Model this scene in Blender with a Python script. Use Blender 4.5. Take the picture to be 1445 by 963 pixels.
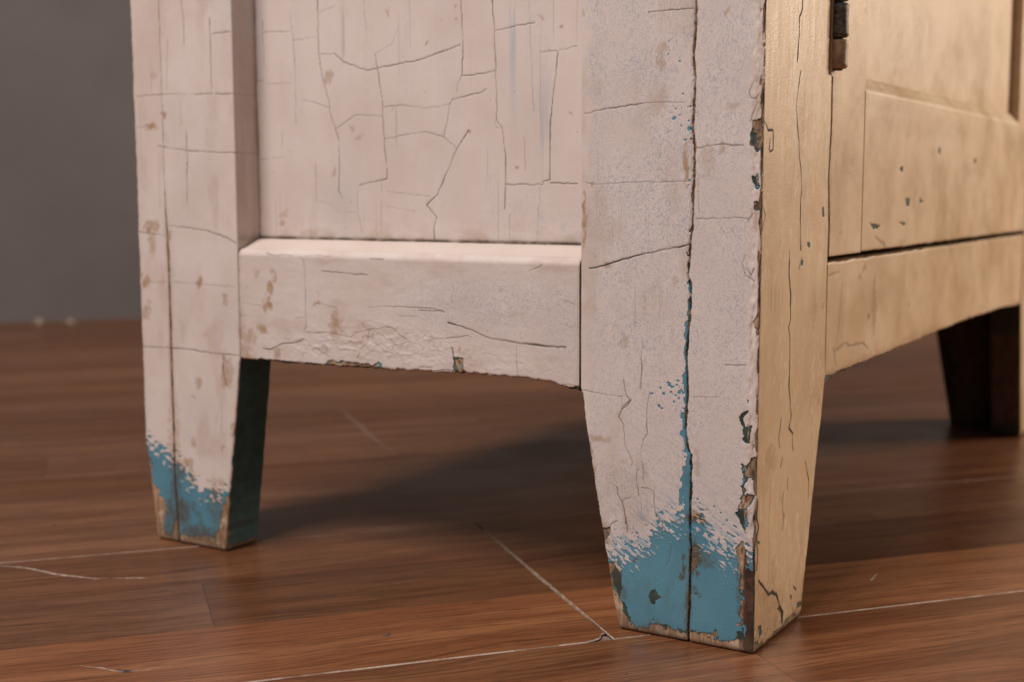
import bpy, math, random
import numpy as np
from mathutils import Matrix, Vector

# ------------------------------------------------------------------ scene, camera, light
for o in list(bpy.data.objects):
    bpy.data.objects.remove(o)
scene = bpy.context.scene
COL = scene.collection

cam_d = bpy.data.cameras.new('camera')
cam = bpy.data.objects.new('camera', cam_d)
COL.objects.link(cam)
cam_d.sensor_width = 36.0
cam_d.lens = 45.48
cam_d.clip_start = 0.02
cam_d.clip_end = 60.0
fw = Vector((0.84312872, 0.5255198, -0.11385471))
rt = Vector((0.52871287, -0.84879701, -0.00251756))
up = Vector((0.09796256, 0.05807382, 0.99349422))
m = Matrix((rt, up, -fw)).transposed().to_4x4()
m.translation = Vector((-0.60580599, -0.23302618, 0.23510397))
cam.matrix_world = m
cam_d.dof.use_dof = True
cam_d.dof.focus_distance = 0.66
cam_d.dof.aperture_fstop = 7.5
cam_d.dof.aperture_blades = 0
scene.camera = cam

world = bpy.data.worlds.new('World')
scene.world = world
world.use_nodes = True
bg = world.node_tree.nodes['Background']
bg.inputs['Color'].default_value = (1.0, 0.93, 0.9, 1)
bg.inputs['Strength'].default_value = 0.11


def area_light(name, loc, target, sx, sy, watts, color):
    d = bpy.data.lights.new(name, 'AREA')
    d.shape = 'RECTANGLE'
    d.size, d.size_y = sx, sy
    d.energy = watts
    d.color = color
    o = bpy.data.objects.new(name, d)
    COL.objects.link(o)
    o.location = loc
    o.rotation_euler = (Vector(target) - Vector(loc)).to_track_quat('-Z', 'Y').to_euler()
    return o


area_light('window_light', (-1.95, 0.62, 2.75), (0.1, 0.5, 0.1), 1.5, 1.3, 123, (1.0, 0.915, 0.87))
area_light('warm_room_light', (2.45, -1.8, 1.1), (0.25, 0.0, 0.2), 1.0, 1.1, 83, (1.0, 0.81, 0.63))

vs = scene.view_settings
vs.view_transform = 'Standard'
vs.look = 'None'
vs.exposure = 0.0
vs.gamma = 1.0
vs.use_curve_mapping = False
scene.render.engine = 'CYCLES'
scene.cycles.max_bounces = 5
scene.cycles.diffuse_bounces = 3
scene.cycles.glossy_bounces = 3
scene.cycles.transmission_bounces = 0
scene.cycles.caustics_reflective = False
scene.cycles.caustics_refractive = False
scene.render.resolution_x, scene.render.resolution_y = 1024, 682

# ------------------------------------------------------------------ measured wear, all in millimetres on the faces
# side face / panel: (distance back from the front corner, height); front face: (distance right of the corner, height); floor: (x, y)
CRACKS = {'panel': [(0.38,0.9,[(192.2,344.9),(191.4,328.5),(190.9,315.1),(192.0,302.1),(185.7,302.1),(169.5,303.8)]),(0.38,0.9,[(171.1,343.2),(169.7,328.5),(169.1,313.8),(168.8,303.5),(168.0,284.2),(168.4,276.1),(164.8,272.2),(162.4,257.3),(162.5,239.4),(163.2,225.9)]),(0.38,0.9,[(254.3,317.9),(253.1,309.3),(249.8,291.9),(249.1,274.6),(247.1,252.5),(246.8,243.8),(268.0,240.0)]),(0.38,0.9,[(187.8,270.6),(195.7,260.7),(202.9,247.3),(209.7,234.2),(217.8,228.0),(210.8,221.3),(212.8,213.2),(211.7,205.7)]),(0.38,0.9,[(200.6,286.2),(198.8,288.7),(178.5,292.1),(174.9,294.1)]),(0.38,0.9,[(169.4,326.0),(155.3,327.8),(143.2,328.6)]),(0.38,0.9,[(128.0,312.1),(131.0,290.1),(133.0,272.8),(133.3,242.2),(137.3,241.5),(138.1,239.6),(162.1,239.9)]),(0.38,0.9,[(133.3,240.4),(115.6,239.9)]),(0.38,0.9,[(298.8,353.3),(298.6,321.3),(295.8,305.1),(290.9,292.0),(290.0,283.9),(286.0,274.1),(283.4,267.6),(283.4,249.8),(284.8,236.8),(281.7,231.9)]),(0.38,0.9,[(286.0,320.1),(278.8,314.6),(261.0,308.6),(252.5,309.6),(223.1,312.6),(207.8,316.0),(192.6,319.6)]),(0.35,0.6,[(248.9,286.4),(234.1,287.0),(217.7,284.5),(200.6,286.2)]),(0.35,0.6,[(248.8,267.2),(235.3,269.3),(217.8,271.0),(204.6,267.3),(195.7,260.7)]),(0.35,0.6,[(192.2,301.7),(195.0,297.3),(195.4,293.5)]),(0.35,0.6,[(200.6,286.2),(202.2,277.1),(205.0,267.6)]),(0.35,0.6,[(159.8,222.9),(159.5,207.1)]),(0.35,0.6,[(139.8,312.5),(128.0,312.8),(115.9,314.2)]),(0.35,0.6,[(286.0,274.1),(270.3,282.4),(250.0,281.0)]),(0.35,0.6,[(297.6,320.4),(286.0,320.1)]),(0.35,0.6,[(314.4,293.2),(304.7,291.7),(291.0,287.5)]),(0.35,0.6,[(168.0,277.5),(169.6,274.6),(168.4,271.9),(165.2,271.5)]),(0.35,0.35,[(250.8,244.6),(251.6,223.9),(252.7,211.1)]),(0.35,0.35,[(246.8,235.9),(228.0,234.3),(215.4,233.2)]),(0.35,0.35,[(139.5,239.3),(140.7,224.5),(141.6,208.2)]),(0.35,0.35,[(302.5,253.3),(303.0,207.0)]),(0.35,0.35,[(300.9,230.2),(291.3,228.6),(285.1,223.7),(271.5,223.3)]),(0.35,0.35,[(269.1,240.0),(270.0,225.4),(266.6,210.9)]),(0.35,0.35,[(254.3,318.3),(242.4,322.7),(237.3,331.6)]),(0.35,0.35,[(262.8,350.4),(261.1,332.4)]),(0.35,0.35,[(296.9,345.5),(285.3,348.3)]),(0.35,0.35,[(247.9,227.1),(226.2,224.1)]),(0.35,0.35,[(146.7,341.3),(144.6,297.9),(143.6,280.4)]),(0.35,0.35,[(150.2,265.9),(149.2,248.2)]),(0.4,0.45,[(343.6,336.4),(331.3,336.3),(320.0,335.5)]),(0.4,0.45,[(319.4,330.2),(299.9,330.8)]),(0.4,0.45,[(321.0,348.7),(318.7,328.6),(317.9,307.5),(318.0,278.8)]),(0.4,0.45,[(349.9,256.8),(329.4,258.1)]),(0.4,0.45,[(344.1,344.1),(343.6,314.1)]),(0.4,0.45,[(329.6,273.8),(330.8,259.8)]),(0.4,0.45,[(341.0,304.3),(320.9,303.6)]),(0.4,0.45,[(351.2,306.1),(344.6,306.6)]),(0.4,0.3,[(302.5,254.0),(302.7,218.8)]),(0.4,0.3,[(283.9,253.8),(284.4,234.8)])],'side': [(0.45,0.7,[(392.9,358.0),(391.4,347.2),(391.5,330.0)]),(0.45,0.7,[(368.5,344.5),(368.3,324.3),(368.4,297.8)]),(0.45,0.7,[(436.8,299.1),(408.8,299.3),(385.5,298.4),(346.1,296.9)]),(0.45,0.7,[(391.9,274.6),(391.7,253.7)]),(0.45,0.7,[(367.1,334.8),(351.2,335.3)]),(0.45,0.7,[(418.2,266.4),(393.2,262.8),(364.4,260.9),(348.1,260.6)]),(0.45,0.4,[(396.4,297.1),(396.4,279.1)]),(0.45,0.4,[(406.4,334.1),(408.6,302.6)]),(0.45,0.4,[(439.5,278.5),(427.3,279.1)]),(0.5,0.75,[(438.9,209.7),(429.1,208.7),(413.0,207.5)]),(0.5,0.75,[(410.3,214.0),(392.3,213.1),(373.9,210.9),(359.0,207.2),(350.9,203.6)]),(0.5,0.75,[(392.0,254.9),(393.1,228.9)]),(0.45,0.4,[(417.7,244.1),(418.3,224.9)]),(0.45,0.4,[(408.0,176.8),(383.0,176.5),(352.7,175.7)]),(0.45,0.4,[(430.7,176.3),(411.2,176.7)]),(0.5,0.85,[(439.3,132.0),(414.1,133.0),(395.5,133.0),(372.9,131.9),(350.9,131.7)]),(0.5,0.85,[(364.1,130.8),(365.5,120.9),(362.6,111.3)]),(0.6,1,[(187.7,161.2),(178.3,159.7),(168.9,157.1),(159.7,154.0),(151.9,153.3),(141.6,152.4),(126.4,151.9),(110.4,151.7)]),(0.6,1,[(185.2,147.2),(183.9,141.1),(181.9,133.8)]),(0.38,0.75,[(245.9,167.6),(229.8,168.9),(214.0,168.8),(197.3,168.9),(190.4,167.3)]),(0.38,0.75,[(208.4,167.6),(191.8,167.8)]),(0.38,0.75,[(285.8,149.9),(278.0,150.6),(267.3,150.0),(259.7,148.6),(254.4,151.9),(244.7,154.2),(237.3,155.4),(232.9,156.6),(227.8,156.2),(222.8,152.5),(217.2,149.9)]),(0.38,0.75,[(244.7,153.6),(246.3,146.4),(251.6,142.0),(253.9,136.5)]),(0.38,0.75,[(205.1,153.4),(200.2,152.0),(189.2,152.1),(182.4,153.0),(174.3,154.6),(171.6,153.6)]),(0.38,0.75,[(170.4,131.8),(161.1,133.9),(152.0,132.3),(145.5,132.0)]),(0.38,0.75,[(208.9,134.2),(199.1,134.9)]),(0.38,0.75,[(197.7,132.7),(189.4,134.1),(182.6,133.2)]),(0.38,0.75,[(109.1,132.0),(104.2,130.8),(101.8,131.5)]),(0.35,0.4,[(141.6,152.1),(141.9,144.9),(141.0,134.0)]),(0.35,0.4,[(236.4,165.7),(236.0,162.8)]),(0.35,0.4,[(222.7,163.5),(211.3,163.4)]),(0.35,0.4,[(286.0,140.4),(276.0,135.6)]),(0.35,0.4,[(234.6,142.4),(224.5,139.6)]),(0.35,0.4,[(221.5,146.7),(215.8,148.8)]),(0.35,0.4,[(111.6,177.3),(104.4,175.2)]),(0.42,0.6,[(325.9,198.0),(318.7,196.4),(310.1,197.5),(304.2,196.7)]),(0.42,0.6,[(299.4,196.8),(294.8,194.2),(294.0,187.9),(293.9,171.7),(294.1,152.6)]),(0.42,0.6,[(293.5,196.5),(285.3,197.6),(273.7,197.0)]),(0.42,0.6,[(280.9,187.9),(266.3,187.4)]),(0.42,0.6,[(296.0,149.7),(294.7,152.5)]),(0.42,0.6,[(293.6,149.9),(284.2,149.9),(277.2,150.8)]),(0.42,0.6,[(276.0,150.4),(267.2,149.7)]),(0.6,0.95,[(330.4,137.6),(322.9,137.5),(313.0,141.9),(303.3,142.9),(296.1,145.6)]),(0.4,0.35,[(347.0,165.8),(339.4,165.2),(328.3,164.3)]),(0.4,0.35,[(349.2,157.5),(343.5,157.8)]),(0.4,0.35,[(302.9,158.1),(292.1,159.5)]),(0.4,0.35,[(287.9,141.1),(276.4,135.9)]),(0.4,0.35,[(283.7,168.3),(269.9,165.9)]),(0.4,0.7,[(280.4,188.1),(251.8,186.9),(245.8,186.8)]),(0.4,0.7,[(243.6,196.2),(233.8,196.2)]),(0.4,0.7,[(133.7,192.5),(127.0,194.8),(125.3,196.3)]),(0.38,0.85,[(62.8,325.7),(52.5,326.0),(37.3,325.9)]),(0.38,0.85,[(99.3,276.3),(86.7,278.4),(66.8,280.3),(56.4,280.6),(42.4,279.9)]),(0.38,0.85,[(98.3,240.4),(94.3,239.4),(71.0,240.5),(50.0,240.4),(39.0,240.7)]),(0.38,0.85,[(34.9,257.1),(27.0,258.3),(21.4,258.8),(10.2,257.9)]),(0.38,0.85,[(34.4,221.7),(12.3,222.5),(6.8,221.9)]),(0.48,1,[(96.0,195.0),(86.9,196.8),(75.8,200.5),(55.5,205.3),(38.4,208.6)]),(0.36,0.7,[(100.0,129.2),(89.3,128.1),(75.9,127.7)]),(0.36,0.7,[(64.4,155.6),(65.0,148.7),(64.3,143.2),(65.1,132.5)]),(0.36,0.7,[(75.2,136.8),(73.8,129.3),(71.3,126.0),(76.5,120.9)]),(0.36,0.7,[(17.6,148.6),(6.9,149.0)]),(0.38,0.85,[(59.6,131.4),(61.2,124.7),(61.5,112.9),(60.8,109.4),(63.2,105.7),(64.8,97.6),(63.5,92.2),(62.8,86.0),(63.4,83.9)]),(0.38,0.85,[(78.0,116.5),(74.9,112.4),(74.0,101.4),(71.3,96.9),(69.5,93.1),(70.0,91.1)]),(0.38,0.85,[(66.5,89.5),(67.1,84.7),(65.6,75.3)]),(0.38,0.85,[(78.6,78.5),(78.1,74.6),(75.5,70.9),(74.1,66.2),(73.4,61.9),(73.2,59.0)]),(0.38,0.85,[(63.8,79.9),(59.5,79.9),(56.5,78.2),(56.8,74.0),(55.9,67.8),(53.7,64.5),(51.2,61.9)]),(0.38,0.85,[(78.0,116.5),(75.9,121.0),(72.8,123.3),(70.7,126.2)]),(0.38,0.85,[(82.0,57.8),(80.2,59.4),(78.0,59.9)]),(0.35,0.45,[(75.5,71.3),(73.3,72.8),(70.7,73.5)]),(0.35,0.45,[(56.3,83.2),(56.5,78.8)]),(0.35,0.45,[(65.2,136.0),(65.4,132.5)]),(0.35,0.45,[(75.1,135.3),(74.2,130.6),(73.3,127.6)]),(0.35,0.45,[(76.4,127.3),(76.1,121.0)]),(0.35,0.45,[(64.2,74.7),(63.8,66.8)]),(0.38,0.8,[(73.5,62.8),(72.5,59.4),(72.2,54.6)]),(0.38,0.8,[(55.9,66.9),(51.7,62.7),(51.8,55.2)]),(0.38,0.8,[(83.2,54.8),(81.8,57.7),(78.4,59.7)]),(0.38,0.8,[(46.5,63.4),(38.3,66.6),(36.0,67.1)]),(0.38,0.4,[(46.4,50.8),(47.7,43.6),(50.0,38.9)]),(0.38,0.4,[(34.7,70.7),(31.1,71.9),(25.7,72.4)]),(0.36,0.5,[(34.2,243.6),(33.5,225.1)]),(0.36,0.5,[(22.4,219.0),(17.5,212.0)]),(0.36,0.5,[(16.7,217.3),(14.8,215.2)]),(0.36,0.5,[(11.9,213.0),(10.5,211.7)]),(0.36,0.8,[(5.6,288.9),(7.7,283.4),(6.8,280.8),(4.0,280.3),(2.5,282.4)]),(0.36,0.8,[(10.9,257.9),(17.4,257.8)]),(0.36,0.8,[(3.1,278.6),(5.7,273.6),(7.0,269.4)]),(0.36,0.8,[(4.8,274.8),(6.6,269.3)]),(0.36,0.35,[(35.5,130.6),(20.9,132.0)]),(0.36,0.35,[(18.3,148.2),(8.9,148.6)]),(0.4,0.7,[(8.1,204.3),(9.8,199.9),(7.9,193.8),(3.2,191.4)]),(0.4,0.7,[(4.8,224.4),(6.5,221.8),(7.4,220.0)]),(0.4,0.7,[(7.0,197.4),(5.1,193.9),(3.3,197.5)])],'front': [(0.5,0.95,[(52.1,333.4),(52.4,329.0),(48.2,324.1),(48.5,315.2),(46.2,301.7)]),(0.5,0.95,[(51.9,297.2),(48.4,288.4),(46.4,279.3),(48.4,268.6),(51.6,261.4),(52.7,253.3),(55.3,246.9)]),(0.5,0.8,[(1.1,327.2),(0.9,322.2),(-4.2,316.6)]),(0.5,0.8,[(-4.1,314.2),(-2.2,310.2),(-4.6,302.5)]),(0.5,0.8,[(-1.5,296.9),(1.1,291.2),(-1.4,286.8),(-3.0,281.7)]),(0.5,0.8,[(-3.0,272.4),(6.8,265.2),(13.4,265.4),(13.9,255.9),(9.8,254.9)]),(0.5,0.8,[(9.5,261.0),(8.6,255.8)]),(0.55,0.95,[(55.3,246.6),(57.2,238.4),(56.0,228.2),(57.0,209.6),(58.1,204.9)]),(0.55,0.95,[(41.0,199.2),(40.9,191.8),(43.9,182.4),(44.2,168.5),(41.8,165.0),(44.4,158.0)]),(0.5,0.5,[(0.5,228.7),(5.5,223.5),(1.1,216.6)]),(0.5,0.5,[(40.6,204.7),(41.0,199.2)]),(0.5,0.5,[(59.8,200.2),(56.0,194.7)]),(0.55,0.95,[(44.1,158.0),(45.0,143.8),(44.3,133.6),(47.1,123.8),(48.9,116.9),(45.7,110.7),(52.2,106.8)]),(0.5,0.6,[(34.1,118.1),(30.9,107.4),(32.5,102.5)]),(0.5,0.6,[(73.1,87.6),(76.5,81.1),(79.8,75.5),(79.0,65.6)]),(0.5,0.6,[(50.8,107.0),(52.8,98.0)]),(0.5,0.6,[(36.8,96.1),(34.4,91.8)]),(0.5,0.6,[(39.3,76.6),(38.5,68.0),(41.4,63.7)]),(0.5,0.6,[(45.5,84.0),(45.4,77.3)]),(0.5,0.6,[(-2.9,158.2),(-1.4,152.7)]),(0.5,0.6,[(-2.7,84.2),(2.4,79.5),(1.6,71.5)]),(0.55,0.95,[(5.7,38.0),(14.8,31.0),(20.6,26.6),(25.2,26.8),(31.9,23.5),(36.3,16.5),(41.9,11.0),(40.9,6.0)]),(0.55,0.95,[(-1.5,83.7),(2.4,79.3),(1.6,71.2),(4.3,66.1),(2.1,62.0),(3.8,52.4),(3.0,44.3)]),(0.5,0.6,[(42.3,5.1),(43.3,-3.1)]),(0.5,0.6,[(36.7,75.0),(40.1,63.8),(39.1,57.3)]),(0.5,0.6,[(57.7,21.0),(62.1,18.3)]),(0.8,0.6,[(121.9,143.5),(139.8,146.6),(150.7,143.8),(175.9,142.9),(187.9,138.2)]),(0.8,0.6,[(119.2,145.4),(125.1,135.0)]),(0.8,0.6,[(192.8,207.3),(214.6,201.3)]),(0.8,0.6,[(105.9,188.0),(125.7,189.3)]),(0.9,0.3,[(131.6,180.8),(128.3,159.1),(120.1,133.9)])]}
JOINT = {'near': [(36.2,329.9),(36.1,317.1),(37.2,300.3),(36.0,292.5),(36.6,278.2),(37.2,267.7),(36.0,257.2),(36.3,238.7),(36.5,218.7),(37.8,209.4),(38.3,198.8),(38.8,192.8),(37.1,186.8),(37.3,176.0),(38.1,162.7),(38.9,152.9),(38.5,143.2),(38.0,133.4),(38.5,123.6),(39.0,113.7),(36.9,101.6),(35.6,100.9),(35.7,87.6),(35.6,71.6),(35.7,60.9),(35.0,50.2),(35.4,36.6),(35.5,23.1),(35.8,14.9),(35.9,3.9),(35.1,-2.8)],'rear': [(413.1,222.7),(412.2,208.1),(411.7,183.2),(411.8,165.0),(411.8,146.4),(412.3,131.1),(412.2,97.3),(412.0,77.0),(412.6,53.0),(411.8,29.0),(410.7,1.5)],'gap': [(102.6,297.4),(103.1,268.3),(100.8,243.3),(103.6,216.2),(103.0,192.8),(103.4,169.2),(103.3,145.4),(104.5,131.0)]}
BLUE_EDGE = {'near': [(85.6,35.2),(81.1,38.1),(68.1,46.7),(59.6,53.3),(56.8,57.6),(50.2,60.7),(42.0,67.9),(36.6,73.7)],'edge': [(35.6,70.6),(24.6,61.8),(16.7,54.5),(6.1,53.3)],'rear': [(437.3,67.4),(429.1,61.2),(415.2,57.6),(408.5,51.3),(397.7,46.5),(389.8,39.4),(379.1,38.7),(363.0,42.6)]}
CHIPS = {'wood': [[(84.6,35.4),(80.6,36.4),(79.1,31.7),(80.1,23.5),(76.6,18.6),(72.6,12.1),(70.1,6.2),(65.7,1.6),(58.0,-0.1),(57.1,-2.6),(77.4,-3.2),(79.4,3.7),(81.0,19.7),(83.5,28.3)],[(50.1,7.1),(44.9,6.3),(37.4,5.9),(35.6,8.8),(34.5,-2.4),(46.6,-2.0),(49.5,1.0)],[(34.3,52.5),(31.3,51.5),(30.3,47.9),(31.7,43.0),(33.6,38.9),(34.4,43.5)],[(34.0,29.4),(31.5,29.3),(30.5,27.6),(32.9,26.2)],[(7.2,58.2),(9.5,53.8),(9.6,48.2),(7.8,41.1),(8.6,34.5),(6.7,31.1),(7.5,23.5),(9.2,15.7),(5.9,14.5),(5.7,5.2),(15.8,2.3),(24.6,0.7),(32.6,1.1),(33.7,7.6),(34.6,0.7),(34.0,-4.9),(8.9,-3.4),(-2.5,-1.2),(-2.0,25.1),(0.7,43.1),(3.6,43.6),(4.6,48.9),(6.2,56.1)],[(10.3,73.0),(8.4,75.0),(5.1,75.5),(4.0,68.3),(5.9,65.3),(7.8,66.9)],[(6.9,117.7),(4.1,118.4),(4.9,110.6),(6.3,111.0)],[(7.9,98.1),(5.1,97.5),(3.3,102.2),(-0.4,102.6),(-0.2,90.9),(4.0,92.2),(7.7,87.2),(6.6,81.0),(1.0,83.5),(3.7,77.7),(8.4,75.1),(6.7,85.5)],[(4.7,269.3),(1.1,270.0),(0.0,260.7),(2.6,254.7),(5.9,258.2),(6.0,263.4),(4.2,265.0)],[(5.1,242.5),(2.4,243.4),(2.7,237.3),(3.7,239.5)],[(3.0,229.6),(1.2,229.6),(1.1,226.1),(3.4,227.0)],[(183.2,140.6),(177.8,140.9),(178.5,137.5),(177.1,134.2),(174.5,132.7),(182.3,132.1)],[(278.4,133.1),(264.6,133.4),(245.1,132.9),(236.2,134.3),(236.2,131.2),(280.1,129.9)],[(437.2,55.2),(434.4,54.5),(434.5,38.1),(428.9,34.7),(423.6,27.2),(420.4,20.4),(424.2,14.8),(424.0,4.6),(431.9,2.4),(435.5,17.4),(438.8,37.6)],[(365.9,37.4),(355.3,38.7),(356.6,3.1),(375.2,0.4),(377.6,9.0),(372.0,15.8),(370.1,29.9)],[(392.7,2.9),(388.4,8.5),(382.9,10.3),(376.3,7.2),(372.6,0.8),(391.5,-1.0)],[(414.3,16.1),(410.1,16.7),(409.3,1.5),(416.4,0.5)],[(88.2,53.3),(83.2,54.8),(83.7,49.9),(86.6,46.7)],[(98.5,107.0),(97.5,102.2),(94.8,95.2),(93.8,85.6),(92.0,79.4),(94.7,79.0),(97.5,91.7)],[(92.0,72.9),(90.6,67.4),(91.0,64.9)]],'teal': [[(79.6,34.3),(75.7,31.3),(74.7,22.5),(76.6,18.2),(80.6,23.4),(81.6,30.4)],[(75.1,17.1),(71.6,11.4),(70.1,5.3),(73.6,9.2)],[(58.3,24.3),(55.5,25.7),(54.0,23.3),(52.4,21.6),(54.9,19.6),(55.2,16.9),(58.2,17.2),(59.0,20.7)],[(52.4,7.2),(48.2,7.9),(49.1,5.1),(52.4,4.9)],[(49.6,26.6),(48.4,26.7),(48.6,25.4),(49.6,25.4)],[(9.2,11.1),(5.8,12.1),(5.7,5.2),(10.5,4.7)],[(24.6,0.8),(19.7,4.2),(17.8,2.9),(22.6,1.0)],[(10.5,72.9),(8.4,75.2),(6.5,74.4),(6.4,68.9),(5.9,65.3),(7.8,66.4)],[(9.8,122.3),(8.4,125.6),(5.2,126.5),(2.8,123.0),(7.3,117.6),(9.3,119.2)],[(7.3,117.6),(5.9,118.2),(5.5,110.6),(6.6,110.7)],[(5.7,131.7),(4.8,131.3),(4.9,129.1),(5.5,129.5)],[(6.0,263.8),(3.5,263.7),(3.6,258.6),(5.4,257.8)],[(2.0,315.6),(1.5,313.0),(2.5,313.5)],[(5.1,242.5),(3.1,243.4),(3.7,239.9),(4.9,239.9)]],'pinkisl': [[(6.9,123.9),(4.2,126.0),(1.4,124.0),(1.8,119.5),(6.4,118.0),(7.8,120.7)]],'front_teal': [[(64.1,9.8),(71.3,9.8),(72.9,6.3),(65.8,6.3)],[(5.3,14.0),(10.8,12.8),(12.3,7.2),(7.3,8.2)],[(52.4,18.0),(56.7,16.3),(54.0,14.6)],[(33.7,15.3),(37.6,16.2),(43.1,10.2),(40.9,6.0),(39.3,10.8)],[(3.4,59.4),(7.1,57.9),(5.5,56.1)],[(90.9,226.4),(93.8,226.9),(94.8,221.5),(91.3,221.3)],[(67.6,208.3),(71.8,208.7),(72.9,205.3),(70.1,204.9)],[(58.5,199.3),(61.3,199.0),(61.2,196.3),(59.5,196.4)],[(180.3,216.2),(204.1,214.3),(189.4,211.7)],[(245.0,215.7),(266.7,214.0),(255.2,213.3)],[(258.6,231.0),(268.8,231.0),(268.1,225.0),(261.2,225.5)],[(292.9,230.5),(306.3,228.5),(295.5,227.4)],[(69.3,208.5),(72.4,207.9),(70.8,205.3),(68.1,206.6)],[(58.8,199.5),(62.0,198.6),(60.8,196.1),(58.6,196.8)],[(242.5,250.7),(249.9,251.2),(248.9,247.7),(243.7,248.0)],[(340.9,266.7),(346.6,266.1),(345.0,261.0),(340.9,262.3)],[(451.2,261.0),(460.2,260.9),(458.8,256.3),(452.5,256.8)]],'flake': [[(5.7,38.0),(14.8,31.0),(20.6,26.6),(25.2,26.8),(31.9,23.5),(36.3,16.5),(41.9,11.0),(40.9,6.0),(53.4,1.8),(69.6,13.3),(86.4,65.8),(3.4,82.7)]]}
FLECKS = [(51.1,310.5,0.6),(45.1,300.7,0.8),(45.7,295.1,0.5),(47.7,272.5,0.9),(46.8,277.0,0.5),(43.6,276.9,0.5),(40.0,277.8,0.5),(39.4,270.5,0.8),(38.9,267.0,1.3),(41.0,261.2,0.8),(43.7,268.3,0.4),(51.5,304.6,0.5),(44.9,302.0,0.5),(42.5,284.0,0.5),(38.6,278.2,0.5),(38.3,261.6,0.4),(39.0,241.0,0.7),(39.4,238.8,0.4),(-39.3,215.5,0.4),(44.0,138.5,0.8),(47.4,135.1,0.9),(42.9,132.3,0.9),(44.4,130.8,0.6),(40.9,132.4,0.5),(42.9,135.5,0.4),(47.4,132.4,0.4),(46.3,127.4,0.5),(41.9,133.7,0.4),(48.4,136.5,0.4),(41.0,137.5,0.5),(49.4,137.3,0.5),(54.0,124.5,0.8),(52.7,123.1,0.6),(52.0,131.2,0.8),(47.4,132.4,0.6),(43.2,129.3,0.5),(46.6,135.1,0.5),(49.1,135.7,0.4),(53.3,133.9,0.5),(44.1,136.1,0.5),(46.5,127.5,0.3),(56.6,127.0,0.4),(41.6,133.2,0.5),(58.7,130.7,0.7)]
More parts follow.
